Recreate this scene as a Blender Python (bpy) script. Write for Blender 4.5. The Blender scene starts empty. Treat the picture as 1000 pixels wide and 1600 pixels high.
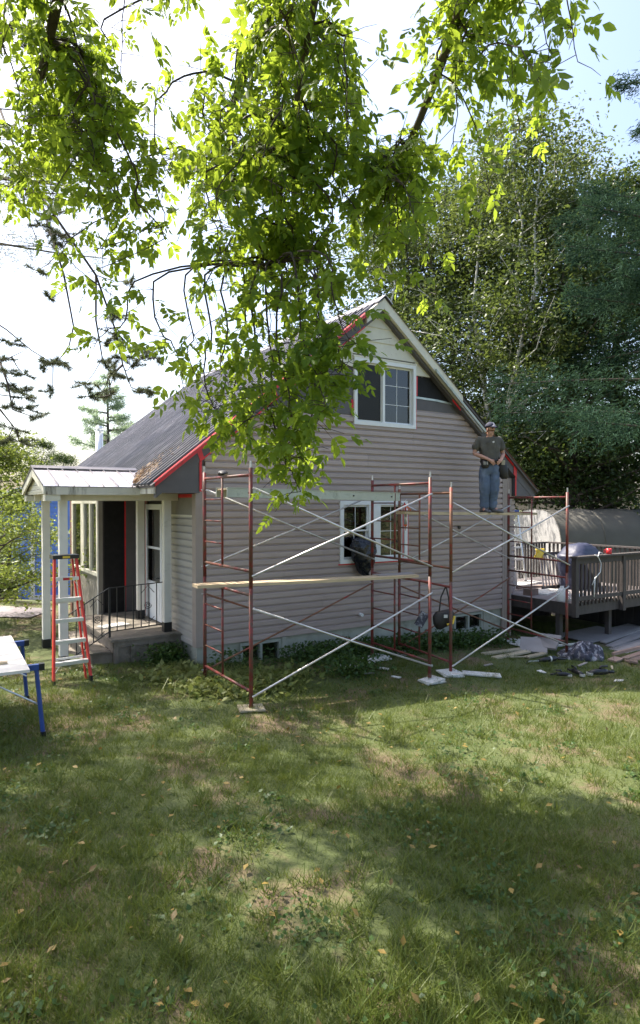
import bpy, bmesh, math, random
import numpy as np
from mathutils import Vector, Matrix, Euler, noise as mnoise

random.seed(7)
rng = np.random.default_rng(11)
SC = bpy.context.scene
C = SC.collection
R = math.radians

# ------------------------------------------------------------------ camera
EYE = 2.46
cam_d = bpy.data.cameras.new('camera')
cam_d.sensor_fit = 'HORIZONTAL'
cam_d.sensor_width = 36.0
cam_d.lens = 36.0
cam_d.clip_end = 2000
cam = bpy.data.objects.new('camera', cam_d)
C.objects.link(cam)
PITCH = R(0.8)
cam.location = (0, 0, EYE)
cam.rotation_euler = (R(90) - PITCH, 0, 0)
SC.camera = cam

# ------------------------------------------------------------------ light
SUN_EL = R(57)
SUN_DIR = Vector((-0.85, 0.52, 0)).normalized() * math.cos(SUN_EL) + Vector((0, 0, math.sin(SUN_EL)))
world = bpy.data.worlds.new('World')
SC.world = world
world.use_nodes = True
wn = world.node_tree
wn.nodes.clear()
sky = wn.nodes.new('ShaderNodeTexSky')
sky.sky_type = 'NISHITA'
sky.sun_disc = False
sky.sun_elevation = SUN_EL
sky.sun_rotation = math.atan2(SUN_DIR.x, SUN_DIR.y)
sky.air_density = 1.0
sky.dust_density = 4.0
sky.ozone_density = 1.0
bg = wn.nodes.new('ShaderNodeBackground')
bg.inputs['Strength'].default_value = 0.15
wo = wn.nodes.new('ShaderNodeOutputWorld')
wn.links.new(sky.outputs[0], bg.inputs[0])
wn.links.new(bg.outputs[0], wo.inputs[0])
sun_d = bpy.data.lights.new('sun', 'SUN')
sun_d.energy = 4.6
sun_d.angle = R(0.53)
sun_d.color = (1.0, 0.93, 0.82)
sun = bpy.data.objects.new('sun', sun_d)
C.objects.link(sun)
sun.rotation_euler = SUN_DIR.to_track_quat('Z', 'Y').to_euler()
SC.view_settings.view_transform = 'Standard'
SC.view_settings.look = 'None'
SC.view_settings.gamma = 1.0
SC.view_settings.exposure = 1.4
SC.cycles.max_bounces = 8
SC.cycles.transparent_max_bounces = 12
SC.cycles.use_denoising = True

# ------------------------------------------------------------------ materials
M = {}


def nd(nt, t, **kw):
    n = nt.nodes.new(t)
    for k, v in kw.items():
        setattr(n, k, v)
    return n


def mat(name, col, rough=0.6, metal=0.0, var=0.15, scale=6.0, col2=None, bump=0.0, bscale=40.0,
        spec=0.5, stretch=(1, 1, 1), alt=None, altlo=0.5, althi=0.65, altscale=3.0, pervar=0.0):
    """Principled with noise colour variation, an optional second patchy colour (alt) and bump."""
    m = bpy.data.materials.new(name)
    m.use_nodes = True
    nt = m.node_tree
    p = nt.nodes['Principled BSDF']
    p.inputs['Roughness'].default_value = rough
    p.inputs['Metallic'].default_value = metal
    p.inputs['Specular IOR Level'].default_value = spec
    tc = nd(nt, 'ShaderNodeTexCoord')
    mp = nd(nt, 'ShaderNodeMapping')
    mp.inputs['Scale'].default_value = stretch
    nt.links.new(tc.outputs['Object'], mp.inputs[0])
    no = nd(nt, 'ShaderNodeTexNoise')
    no.inputs['Scale'].default_value = scale
    no.inputs['Detail'].default_value = 5
    nt.links.new(mp.outputs[0], no.inputs['Vector'])
    mx = nd(nt, 'ShaderNodeMix', data_type='RGBA')
    c = Vector(col)
    c2 = Vector(col2) if col2 else c * (1 + var)
    c1 = c if col2 else c * (1 - var)
    mx.inputs[6].default_value = (*c1, 1)
    mx.inputs[7].default_value = (*c2, 1)
    rp = nd(nt, 'ShaderNodeValToRGB')
    rp.color_ramp.elements[0].position = 0.3
    rp.color_ramp.elements[1].position = 0.7
    nt.links.new(no.outputs['Fac'], rp.inputs[0])
    nt.links.new(rp.outputs[0], mx.inputs[0])
    out = mx.outputs[2]
    if alt:
        n2 = nd(nt, 'ShaderNodeTexNoise')
        n2.inputs['Scale'].default_value = altscale
        n2.inputs['Detail'].default_value = 8
        n2.inputs['Roughness'].default_value = 0.65
        nt.links.new(mp.outputs[0], n2.inputs['Vector'])
        r2 = nd(nt, 'ShaderNodeValToRGB')
        r2.color_ramp.elements[0].position = altlo
        r2.color_ramp.elements[1].position = althi
        nt.links.new(n2.outputs['Fac'], r2.inputs[0])
        m2 = nd(nt, 'ShaderNodeMix', data_type='RGBA')
        nt.links.new(r2.outputs[0], m2.inputs[0])
        nt.links.new(out, m2.inputs[6])
        m2.inputs[7].default_value = (*alt, 1)
        out = m2.outputs[2]
    if pervar:
        oi = nd(nt, 'ShaderNodeObjectInfo')
        mr = nd(nt, 'ShaderNodeMapRange')
        mr.inputs[3].default_value = 1 - pervar
        mr.inputs[4].default_value = 1 + pervar
        nt.links.new(oi.outputs['Random'], mr.inputs[0])
        hs = nd(nt, 'ShaderNodeHueSaturation')
        nt.links.new(mr.outputs[0], hs.inputs['Value'])
        nt.links.new(out, hs.inputs['Color'])
        out = hs.outputs[0]
    nt.links.new(out, p.inputs['Base Color'])
    if bump:
        nb = nd(nt, 'ShaderNodeTexNoise')
        nb.inputs['Scale'].default_value = bscale
        nb.inputs['Detail'].default_value = 4
        nt.links.new(mp.outputs[0], nb.inputs['Vector'])
        b = nd(nt, 'ShaderNodeBump')
        b.inputs['Strength'].default_value = bump
        b.inputs['Distance'].default_value = 0.02
        nt.links.new(nb.outputs['Fac'], b.inputs['Height'])
        nt.links.new(b.outputs[0], p.inputs['Normal'])
    M[name] = m
    return m


def leaf_mat(name, c1, c2, trans, tmix=0.45, rough=0.45, noise=0.6):
    """Leaf: diffuse/gloss plus translucency, colour varied per leaf and by slow noise through the crown."""
    m = bpy.data.materials.new(name)
    m.use_nodes = True
    nt = m.node_tree
    p = nt.nodes['Principled BSDF']
    o = nt.nodes['Material Output']
    p.inputs['Roughness'].default_value = rough
    p.inputs['Specular IOR Level'].default_value = 0.35
    g = nd(nt, 'ShaderNodeNewGeometry')
    tc = nd(nt, 'ShaderNodeTexCoord')
    no = nd(nt, 'ShaderNodeTexNoise')
    no.inputs['Scale'].default_value = noise
    nt.links.new(tc.outputs['Object'], no.inputs['Vector'])
    ad = nd(nt, 'ShaderNodeMath', operation='ADD')
    nt.links.new(g.outputs['Random Per Island'], ad.inputs[0])
    nt.links.new(no.outputs['Fac'], ad.inputs[1])
    mu = nd(nt, 'ShaderNodeMath', operation='MULTIPLY')
    mu.inputs[1].default_value = 0.5
    nt.links.new(ad.outputs[0], mu.inputs[0])
    mx = nd(nt, 'ShaderNodeMix', data_type='RGBA')
    mx.inputs[6].default_value = (*c1, 1)
    mx.inputs[7].default_value = (*c2, 1)
    nt.links.new(mu.outputs[0], mx.inputs[0])
    nt.links.new(mx.outputs[2], p.inputs['Base Color'])
    t = nd(nt, 'ShaderNodeBsdfTranslucent')
    mt = nd(nt, 'ShaderNodeMix', data_type='RGBA')
    mt.inputs[0].default_value = 0.6
    nt.links.new(mx.outputs[2], mt.inputs[6])
    mt.inputs[7].default_value = (*trans, 1)
    nt.links.new(mt.outputs[2], t.inputs['Color'])
    ms = nd(nt, 'ShaderNodeMixShader')
    ms.inputs[0].default_value = tmix
    nt.links.new(p.outputs[0], ms.inputs[1])
    nt.links.new(t.outputs[0], ms.inputs[2])
    nt.links.new(ms.outputs[0], o.inputs[0])
    M[name] = m
    return m


def glass_mat(name, tint, rough=0.02, refl=1.0):
    m = bpy.data.materials.new(name)
    m.use_nodes = True
    nt = m.node_tree
    nt.nodes.remove(nt.nodes['Principled BSDF'])
    o = nt.nodes['Material Output']
    tr = nd(nt, 'ShaderNodeBsdfTransparent')
    tr.inputs[0].default_value = (*tint, 1)
    gl = nd(nt, 'ShaderNodeBsdfGlossy')
    gl.inputs['Roughness'].default_value = rough
    gl.inputs['Color'].default_value = (refl, refl, refl, 1)
    fr = nd(nt, 'ShaderNodeFresnel')
    fr.inputs[0].default_value = 1.9
    ms = nd(nt, 'ShaderNodeMixShader')
    nt.links.new(fr.outputs[0], ms.inputs[0])
    nt.links.new(tr.outputs[0], ms.inputs[1])
    nt.links.new(gl.outputs[0], ms.inputs[2])
    nt.links.new(ms.outputs[0], o.inputs[0])
    M[name] = m
    return m


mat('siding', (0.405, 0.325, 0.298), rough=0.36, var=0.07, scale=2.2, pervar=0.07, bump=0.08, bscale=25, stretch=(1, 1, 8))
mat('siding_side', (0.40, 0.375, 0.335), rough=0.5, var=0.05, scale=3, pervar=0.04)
mat('trim_taupe', (0.33, 0.27, 0.235), rough=0.5, var=0.06)
mat('cream', (0.68, 0.65, 0.54), rough=0.6, var=0.06, alt=(0.42, 0.38, 0.30), altlo=0.6, althi=0.75, altscale=5, pervar=0.03)
mat('cream_stained', (0.66, 0.63, 0.54), rough=0.65, var=0.08, alt=(0.12, 0.10, 0.07), altlo=0.52, althi=0.72, altscale=6, stretch=(1, 1, .25))
mat('white', (0.78, 0.79, 0.78), rough=0.4, var=0.03)
mat('white_post', (0.74, 0.715, 0.65), rough=0.5, var=0.05, alt=(0.5, .47, .42), altlo=.6, althi=.8, altscale=4)
mat('red_tape', (0.60, 0.016, 0.022), rough=0.35, var=0.15, scale=10)
mat('sheathing', (0.105, 0.098, 0.10), rough=0.6, var=0.12, scale=4)
mat('tar', (0.010, 0.010, 0.011), spec=.25, rough=0.55, var=0.3, scale=8, bump=0.5, bscale=7, alt=(.05, .05, .05), altlo=.66, althi=.72, altscale=7)
mat('foil', (0.45, 0.5, 0.48), rough=0.3, metal=0.3, var=0.2)
mat('foundation', (0.38, 0.385, 0.32), rough=0.85, var=0.12, scale=3, bump=0.25, bscale=30, alt=(.22, .22, .17), altlo=.5, althi=.7, altscale=2)
mat('concrete', (0.22, 0.19, 0.155), rough=0.9, var=0.2, scale=5, bump=0.4, bscale=40, alt=(.11, .10, .07), altlo=.5, althi=.68, altscale=3)
mat('roof_metal', (0.15, 0.138, 0.145), rough=0.36, metal=0.4, var=0.25, scale=3, alt=(.40, .37, .35), altlo=.5, althi=.7, altscale=5, stretch=(.35, 9, .35), pervar=.12)
mat('porch_metal', (0.52, 0.50, 0.53), rough=0.34, metal=0.55, var=0.1, scale=3, alt=(.2, .17, .24), altlo=.55, althi=.72, altscale=3)
mat('iron', (0.02, 0.02, 0.021), rough=0.5, var=0.2)
mat('door_white', (0.74, 0.77, 0.80), rough=0.4, var=0.03)
mat('drape', (0.66, 0.76, 0.73), rough=0.9, var=0.15, scale=1.0, stretch=(14, 1, .4))
mat('room', (0.10, 0.085, 0.07), rough=0.9, var=0.1)
mat('screen', (0.09, 0.09, 0.09), rough=0.8, var=0.1)
mat('scaffold_red', (0.20, 0.030, 0.026), rough=0.5, var=0.25, scale=9, alt=(0.11, 0.055, 0.035), altlo=0.44, althi=0.56, altscale=7)
mat('scaffold_rust', (0.19, 0.085, 0.045), rough=0.6, var=0.25, scale=9, alt=(0.30, 0.04, 0.03), altlo=0.56, althi=0.66, altscale=6)
mat('galvanised', (0.62, 0.60, 0.58), rough=0.38, metal=0.75, var=0.12, scale=10, alt=(.25, .13, .08), altlo=.62, althi=.72, altscale=12)
mat('plank_wood', (0.56, 0.43, 0.27), rough=0.7, var=0.18, scale=8, stretch=(.6, 8, 8), bump=.15)
mat('plank_grey', (0.56, 0.44, 0.27), rough=0.75, var=0.2, scale=8, stretch=(.6, 8, 8), bump=.15, alt=(.2, .17, .12), altlo=.5, althi=.7, altscale=5)
mat('plank_alu', (0.44, 0.47, 0.41), rough=0.5, metal=0.3, var=0.1, scale=5, alt=(.25, .27, .22), altlo=.55, althi=.7, altscale=5)
mat('deck_wood', (0.062, 0.052, 0.049), rough=0.75, var=0.2, scale=7, stretch=(2, 2, .6), pervar=.15, bump=.2)  # wood colour set darker in place of the shade over the deck
mat('deck_floor', (0.24, 0.21, 0.205), rough=0.7, var=0.12, scale=5, pervar=.1)
mat('grey_board', (0.30, 0.275, 0.265), rough=0.6, var=0.1, scale=4, pervar=.15)
mat('tan_board', (0.42, 0.36, 0.25), rough=0.75, var=0.15, scale=4, pervar=.15)
mat('white_board', (0.66, 0.65, 0.61), rough=0.6, var=0.1, pervar=.1, alt=(.33, .28, .2), altlo=.52, althi=.72, altscale=7)
mat('brown_board', (0.24, 0.165, 0.135), rough=0.7, var=0.2, scale=5, pervar=.25)
mat('fibre_red', (0.62, 0.03, 0.022), rough=0.4, var=0.08)
mat('alu', (0.72, 0.72, 0.71), rough=0.35, metal=0.6, var=0.06)
mat('black_plastic', (0.015, 0.015, 0.017), rough=0.35, var=0.2)
mat('yellow', (0.75, 0.52, 0.05), rough=0.5, var=0.1)
mat('orange', (0.75, 0.17, 0.03), rough=0.45, var=0.1)
mat('red_plastic', (0.5, 0.02, 0.025), rough=0.4, var=0.1)
mat('blue_steel', (0.03, 0.07, 0.26), rough=0.4, var=0.15)
mat('blue_top', (0.05, 0.10, 0.30), rough=0.5, var=0.1)
mat('table_top', (0.72, 0.67, 0.60), rough=0.5, var=0.08, alt=(.45, .36, .26), altlo=.6, althi=.7, altscale=5)
mat('blue_siding', (0.11, 0.23, 0.66), rough=0.55, var=0.08, pervar=.06)
mat('pale_roof', (0.60, 0.66, 0.70), rough=0.5, metal=.2, var=0.08)
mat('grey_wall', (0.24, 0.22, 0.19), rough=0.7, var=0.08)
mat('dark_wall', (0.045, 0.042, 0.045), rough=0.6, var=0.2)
mat('brown_trim', (0.16, 0.075, 0.055), rough=0.6, var=0.1)
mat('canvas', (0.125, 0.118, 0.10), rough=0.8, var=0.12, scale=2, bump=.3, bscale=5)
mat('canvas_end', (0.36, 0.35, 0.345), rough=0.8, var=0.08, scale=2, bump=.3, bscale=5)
mat('cover', (0.035, 0.04, 0.075), rough=0.5, var=0.25, bump=.5, bscale=8)
mat('cloth', (0.05, 0.05, 0.07), rough=0.8, var=0.3, scale=10, alt=(.34, .33, .36), altlo=.5, althi=.6, altscale=9)
mat('bag', (0.012, 0.013, 0.018), rough=0.22, var=0.3, bump=.6, bscale=16)
mat('asphalt', (0.17, 0.15, 0.16), rough=0.9, var=0.2, scale=1.2, bump=.4, bscale=30, alt=(.34, .28, .25), altlo=.5, althi=.65, altscale=.7)
mat('bark', (0.085, 0.068, 0.055), rough=0.9, var=0.3, scale=12, bump=.8, bscale=25, stretch=(1, 1, .3))
mat('twig', (0.05, 0.036, 0.028), rough=0.8, var=0.3, scale=12)
mat('birch', (0.62, 0.60, 0.56), rough=0.7, var=0.08, alt=(.06, .05, .045), altlo=.58, althi=.66, altscale=5, stretch=(1, 1, 3))
mat('skin', (0.50, 0.27, 0.19), rough=0.5, var=0.08, scale=14)
mat('shirt', (0.095, 0.088, 0.072), rough=0.9, var=0.18, scale=9, bump=.5, bscale=11)
mat('jeans', (0.10, 0.135, 0.20), rough=0.9, var=0.22, scale=7, bump=.5, bscale=9, alt=(.22, .26, .33), altlo=.5, althi=.75, altscale=5, stretch=(1, 1, .5))
mat('cap_navy', (0.02, 0.022, 0.05), rough=0.8, var=0.15)
mat('cap_grey', (0.33, 0.32, 0.36), rough=0.8, var=0.12)
mat('hair', (0.025, 0.018, 0.012), rough=0.7, var=0.2)
mat('leather', (0.02, 0.018, 0.017), rough=0.55, var=0.3)
mat('shoe', (0.10, 0.095, 0.10), rough=0.6, var=0.3)
mat('needle_litter', (0.36, 0.25, 0.15), rough=0.9, var=0.3, scale=20)
mat('dirt', (0.13, 0.095, 0.06), rough=0.95, var=0.25, scale=4, bump=.5)
mat('fence_wood', (0.30, 0.26, 0.19), rough=0.85, var=0.2, scale=5, pervar=.15)
glass_mat('glass', (0.72, 0.75, 0.73))
glass_mat('glass_clear', (0.86, 0.88, 0.86), refl=.7)
leaf_mat('leaf_near', (0.055, 0.13, 0.014), (0.13, 0.22, 0.025), (0.50, 0.62, 0.05), tmix=.6)
leaf_mat('leaf_maple', (0.015, 0.040, 0.013), (0.055, 0.092, 0.024), (0.15, 0.20, 0.03), tmix=.36, noise=.35)
leaf_mat('leaf_birch', (0.030, 0.062, 0.018), (0.095, 0.13, 0.035), (0.20, 0.25, 0.05), tmix=.42, noise=.4)
leaf_mat('leaf_apple', (0.08, 0.14, 0.022), (0.17, 0.22, 0.05), (0.38, 0.44, 0.07), tmix=.45)
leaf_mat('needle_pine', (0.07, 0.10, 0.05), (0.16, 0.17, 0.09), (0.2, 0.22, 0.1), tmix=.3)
leaf_mat('needle_far', (0.17, 0.26, 0.16), (0.28, 0.36, 0.25), (0.4, 0.5, 0.28), tmix=.5)  # needle colour lightened in place of haze and overexposure
mat('old_paint', (0.34, 0.36, 0.31), rough=.7, var=.12, alt=(.2, .2, .16), altlo=.55, althi=.7, altscale=8)
leaf_mat('needle_blue', (0.014, 0.038, 0.022), (0.040, 0.082, 0.050), (0.06, 0.11, 0.05), tmix=.25, noise=1.1, rough=.85)
M['needle_blue'].node_tree.nodes['Principled BSDF'].inputs['Specular IOR Level'].default_value = .08
leaf_mat('fallen', (0.10, 0.06, 0.02), (0.34, 0.24, 0.06), (0.3, 0.22, 0.05), tmix=.2, noise=3)
leaf_mat('grass', (0.048, 0.09, 0.013), (0.15, 0.18, 0.034), (0.24, 0.28, 0.045), tmix=.35, noise=.8)
leaf_mat('weed', (0.03, 0.075, 0.018), (0.075, 0.13, 0.03), (0.14, 0.22, 0.03), tmix=.35, noise=1.2)
leaf_mat('cut_weed', (0.11, 0.16, 0.03), (0.24, 0.25, 0.08), (0.3, 0.34, 0.08), tmix=.35, noise=1.2)


# ------------------------------------------------------------------ mesh helpers
class MB:
    def __init__(s):
        s.v = []
        s.f = []

    def add(s, vs, fs):
        n = len(s.v)
        s.v += [tuple(v) for v in vs]
        s.f += [tuple(i + n for i in f) for f in fs]
        return s

    def box(s, a, b, mtx=None):
        (x0, y0, z0), (x1, y1, z1) = a, b
        vs = [(x0, y0, z0), (x1, y0, z0), (x1, y1, z0), (x0, y1, z0), (x0, y0, z1), (x1, y0, z1), (x1, y1, z1), (x0, y1, z1)]
        if mtx:
            vs = [mtx @ Vector(v) for v in vs]
        return s.add(vs, [(0, 3, 2, 1), (4, 5, 6, 7), (0, 1, 5, 4), (1, 2, 6, 5), (2, 3, 7, 6), (3, 0, 4, 7)])

    def bar(s, p, q, w, h, up=(0, 0, 1)):
        """rectangular bar from p to q, w sideways, h along up"""
        p, q = Vector(p), Vector(q)
        d = (q - p).normalized()
        u = Vector(up)
        if abs(d.dot(u)) > .99:
            u = Vector((0, 1, 0))
        sx = d.cross(u).normalized()
        su = sx.cross(d).normalized()
        vs = []
        for c in (p, q):
            for a, b in ((-1, -1), (1, -1), (1, 1), (-1, 1)):
                vs.append(c + sx * a * w / 2 + su * b * h / 2)
        return s.add(vs, [(0, 1, 2, 3), (7, 6, 5, 4), (0, 4, 5, 1), (1, 5, 6, 2), (2, 6, 7, 3), (3, 7, 4, 0)])

    def tube(s, pts, r, n=8, cap=True):
        pts = [Vector(p) for p in pts]
        if not isinstance(r, (list, tuple)):
            r = [r] * len(pts)
        rings = []
        prev = None
        for i, p in enumerate(pts):
            d = (pts[min(i + 1, len(pts) - 1)] - pts[max(i - 1, 0)])
            if d.length < 1e-9:
                d = Vector((0, 0, 1))
            d.normalize()
            if prev is None:
                a = Vector((0, 0, 1)) if abs(d.z) < .9 else Vector((1, 0, 0))
                prev = d.cross(a).normalized()
            x = (prev - d * prev.dot(d))
            if x.length < 1e-6:
                x = d.orthogonal()
            x.normalize()
            prev = x
            y = d.cross(x)
            rings.append([p + (x * math.cos(t) + y * math.sin(t)) * r[i] for t in [2 * math.pi * k / n for k in range(n)]])
        vs = [v for rg in rings for v in rg]
        fs = []
        for i in range(len(rings) - 1):
            for k in range(n):
                a, b = i * n + k, i * n + (k + 1) % n
                fs.append((a, b, b + n, a + n))
        if cap:
            fs.append(tuple(range(n - 1, -1, -1)))
            fs.append(tuple(range((len(rings) - 1) * n, len(rings) * n)))
        return s.add(vs, fs)

    def rings(s, rgs, cap=True):
        n = len(rgs[0])
        vs = [v for rg in rgs for v in rg]
        fs = []
        for i in range(len(rgs) - 1):
            for k in range(n):
                a, b = i * n + k, i * n + (k + 1) % n
                fs.append((a, b, b + n, a + n))
        if cap:
            fs.append(tuple(range(n - 1, -1, -1)))
            fs.append(tuple(range((len(rgs) - 1) * n, len(rgs) * n)))
        return s.add(vs, fs)

    def prism(s, poly, axis, a, b):
        """poly of 2D points extruded along axis ('x','y','z') between a and b"""
        def P(p, t):
            return {'x': (t, p[0], p[1]), 'y': (p[0], t, p[1]), 'z': (p[0], p[1], t)}[axis]
        n = len(poly)
        vs = [P(p, a) for p in poly] + [P(p, b) for p in poly]
        fs = [tuple(range(n)), tuple(range(2 * n - 1, n - 1, -1))]
        fs += [(i, i + n, (i + 1) % n + n, (i + 1) % n) for i in range(n)]
        return s.add(vs, fs)

    def sphere(s, c, r, n=10, m=7, sc=(1, 1, 1)):
        c = Vector(c)
        rg = []
        for i in range(m + 1):
            th = math.pi * (i / m) * .998 + .003
            rg.append([c + Vector((sc[0] * r * math.sin(th) * math.cos(2 * math.pi * k / n), sc[1] * r * math.sin(th) * math.sin(2 * math.pi * k / n), -sc[2] * r * math.cos(th))) for k in range(n)])
        return s.rings(rg)

    def build(s, name, m, parent=None, smooth=False, fix=True):
        me = bpy.data.meshes.new(name)
        me.from_pydata(s.v, [], s.f)
        if fix:
            bm = bmesh.new()
            bm.from_mesh(me)
            bmesh.ops.recalc_face_normals(bm, faces=bm.faces)
            bm.to_mesh(me)
            bm.free()
        me.materials.append(M[m])
        if smooth:
            me.polygons.foreach_set('use_smooth', [True] * len(me.polygons))
        o = bpy.data.objects.new(name, me)
        C.objects.link(o)
        if parent:
            o.parent = parent
        return o


def np_mesh(name, verts, faces, m, parent=None, smooth=False):
    """verts (N,3), faces (F,k) numpy"""
    me = bpy.data.meshes.new(name)
    k = faces.shape[1]
    me.vertices.add(len(verts))
    me.vertices.foreach_set('co', np.asarray(verts, dtype=np.float32).ravel())
    me.loops.add(faces.size)
    me.loops.foreach_set('vertex_index', faces.astype(np.int32).ravel())
    me.polygons.add(len(faces))
    me.polygons.foreach_set('loop_start', np.arange(0, faces.size, k, dtype=np.int32))
    me.update(calc_edges=True)
    me.materials.append(M[m])
    if smooth:
        me.polygons.foreach_set('use_smooth', [True] * len(me.polygons))
    o = bpy.data.objects.new(name, me)
    C.objects.link(o)
    if parent:
        o.parent = parent
    return o


def crumple(o, amp, freq, octs=3, seed=0.0):
    """push the vertices of a mesh along their normals by ridged noise: folds and creases"""
    me = o.data
    co = [v.co.copy() for v in me.vertices]
    no = [v.normal.copy() for v in me.vertices]
    for v, c, n_ in zip(me.vertices, co, no):
        d = 0
        a, f = amp, freq
        for _ in range(octs):
            d += a * (1 - 2 * abs(mnoise.noise(c * f + Vector((seed, seed * 2, 0)))))
            a *= .5
            f *= 2.1
        v.co = c + n_ * d
    me.update()


def tag(o, label, cat, group=None):
    o['label'] = label
    o['category'] = cat
    if group:
        o['group'] = group
    return o


def thing(name, label, cat, loc=(0, 0, 0), rz=0.0, group=None, parent=None):
    o = bpy.data.objects.new(name, None)
    o.empty_display_size = .2
    C.objects.link(o)
    o.location = loc
    o.rotation_euler = (0, 0, rz)
    return tag(o, label, cat, group)




def bx(name, a, b, m, parent=None):
    return MB().box(a, b).build(name, m, parent)


def copy_tree(o, parent=None):
    c = o.copy()
    C.objects.link(c)
    c.parent = parent
    for ch in list(o.children):
        copy_tree(ch, c)
    return c


# pixel of the photograph -> a point at forward distance Y (metres)
def at(px, py, Y):
    x = (px - 500) / 1000
    z = (800 - py) / 1000
    cy = math.cos(PITCH) + z * math.sin(PITCH)
    cz = -math.sin(PITCH) + z * math.cos(PITCH)
    return Vector((x * Y / cy, Y, EYE + cz * Y / cy))


def sstep(a, b, x):
    t = np.clip((x - a) / (b - a), 0, 1)
    return t * t * (3 - 2 * t)


def g(x, y):
    """height of the lawn"""
    xc = np.clip(x, -16, 16)
    yc = np.clip(y, -8, 26)
    return -.04 * xc - .02 * yc - .135 * np.clip(yc - 15.8, 0, 10.2) * sstep(-3.5, -7.0, x) * 1.0


# house frame: x along the gable wall, y into the house, z up (world height)
HA = math.atan2(.542, .841)
HO = Vector((-1.94, 10.1, 0))
HU = Vector((math.cos(HA), math.sin(HA), 0))
HV = Vector((-math.sin(HA), math.cos(HA), 0))


def hw(t, d, z=0):
    return HO + HU * t + HV * d + Vector((0, 0, z))


def hg(t, d):
    p = hw(t, d)
    return float(g(p.x, p.y))

# ================================================================== SETTING: ground
def make_ground():
    xs = np.concatenate([np.linspace(-220, -20, 12), np.linspace(-18, 18, 73), np.linspace(20, 220, 12)])
    ys = np.concatenate([np.linspace(-60, -8, 6), np.linspace(-6, 32, 77), np.linspace(36, 320, 14)])
    X, Y = np.meshgrid(xs, ys)
    Z = g(X, Y) + .012 * np.sin(X * 2.3 + Y) * np.cos(Y * 1.9)
    V = np.stack([X.ravel(), Y.ravel(), Z.ravel()], 1)
    nx, ny = len(xs), len(ys)
    idx = np.arange(nx * ny).reshape(ny, nx)
    F = np.stack([idx[:-1, :-1].ravel(), idx[:-1, 1:].ravel(), idx[1:, 1:].ravel(), idx[1:, :-1].ravel()], 1)
    m = mat('lawn_soil', (0.062, 0.082, 0.022), rough=0.95, var=0.3, scale=.9, col2=(0.10, 0.115, 0.035), bump=.9, bscale=22,
            alt=(0.14, 0.10, 0.06), altlo=0.50, althi=0.60, altscale=.9)
    o = np_mesh('lawn', V, F, 'lawn_soil', smooth=True)
    o['kind'] = 'structure'
    return o


make_ground()


def blades(n, sampler, lo, hi, w, name, m, lean=.5, seg=1):
    P = sampler(n)
    n = len(P)
    a = rng.uniform(0, 2 * np.pi, n)
    h = rng.uniform(lo, hi, n)
    wd = w * rng.uniform(.7, 1.3, n)
    l = rng.normal(0, lean, (n, 2)) * h[:, None]
    dx, dy = np.cos(a) * wd / 2, np.sin(a) * wd / 2
    z0 = P[:, 2] - .006
    A = np.stack([P[:, 0] - dx, P[:, 1] - dy, z0], 1)
    B = np.stack([P[:, 0] + dx, P[:, 1] + dy, z0], 1)
    T = np.stack([P[:, 0] + l[:, 0], P[:, 1] + l[:, 1], z0 + h], 1)
    V = np.stack([A, B, T], 1).reshape(-1, 3)
    F = np.arange(3 * n).reshape(-1, 3)
    o = np_mesh(name, V, F, m)
    o['kind'] = 'stuff'
    return o


def clear_of_house(x, y):
    dx, dy = x - HO.x, y - HO.y
    t = dx * HU.x + dy * HU.y
    d = dx * HV.x + dy * HV.y
    inside = (t > -.02) & (t < 7.4) & (d > -.02)
    slab = (t > -2.2) & (t < 0) & (d > .55) & (d < 3.2)
    porch = (t > -.8) & (d > 3)
    return ~(inside | slab | porch)


def lawn_sampler(n):
    # more blades near the camera, fewer far away
    u = rng.uniform(0, 1, n)
    y = 2.6 + (u ** 1.25) * 13.5
    half = .54 * y + .4
    x = rng.uniform(-1, 1, n) * half
    k = clear_of_house(x, y) & ~((x < -4.5) & (y > 13.6) & (y < 15.3))
    # thin, bare patches
    f = np.sin(x * 1.7 + 1.3 * np.sin(y * 1.1)) + np.sin(y * 2.1 + x * .9 + 2)
    f2 = np.sin(x * 9.1 + 2 * np.sin(y * 5.3)) * np.sin(y * 8.3 + 1.7 * np.sin(x * 6.1))
    k &= rng.uniform(0, 1, n) < np.clip(.62 + .3 * f + .35 * f2, .06, 1)
    x, y = x[k], y[k]
    return np.stack([x, y, g(x, y)], 1)


gr = blades(420000, lawn_sampler, .025, .07, .006, 'grass', 'grass', lean=.6)
gr['label'] = 'short patchy lawn grass in front of the house'
gr['category'] = 'grass'


def tuft_sampler(n):
    m_ = n // 14
    u = rng.uniform(0, 1, m_)
    y = 2.7 + (u ** 1.2) * 9.5
    x = rng.uniform(-1, 1, m_) * (.54 * y + .3)
    c = np.repeat(np.stack([x, y], 1), 14, 0) + rng.normal(0, .035, (m_ * 14, 2))
    k = clear_of_house(c[:, 0], c[:, 1])
    c = c[k]
    return np.stack([c[:, 0], c[:, 1], g(c[:, 0], c[:, 1])], 1)


tf = blades(42000, tuft_sampler, .06, .15, .008, 'grass_tufts', 'grass', lean=.7)
tf['label'] = 'taller unmown grass tufts scattered over the lawn'
tf['category'] = 'grass'

# driveway: a sheet of worn asphalt lying beside the house
V, F = [], []
xs = np.linspace(-60, -6.25, 40)
for i, x in enumerate(xs):
    for y in (13.75 + .1 * math.sin(x), 14.4, 15.15 + .1 * math.sin(x * 1.3)):
        V.append((x, y, float(g(x, y)) + .02))
for i in range(len(xs) - 1):
    for k in range(2):
        F.append((i * 3 + k, i * 3 + 3 + k, i * 3 + 4 + k, i * 3 + 1 + k))
dv = np_mesh('driveway', np.array(V), np.array(F), 'asphalt')
dv['kind'] = 'structure'

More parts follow.
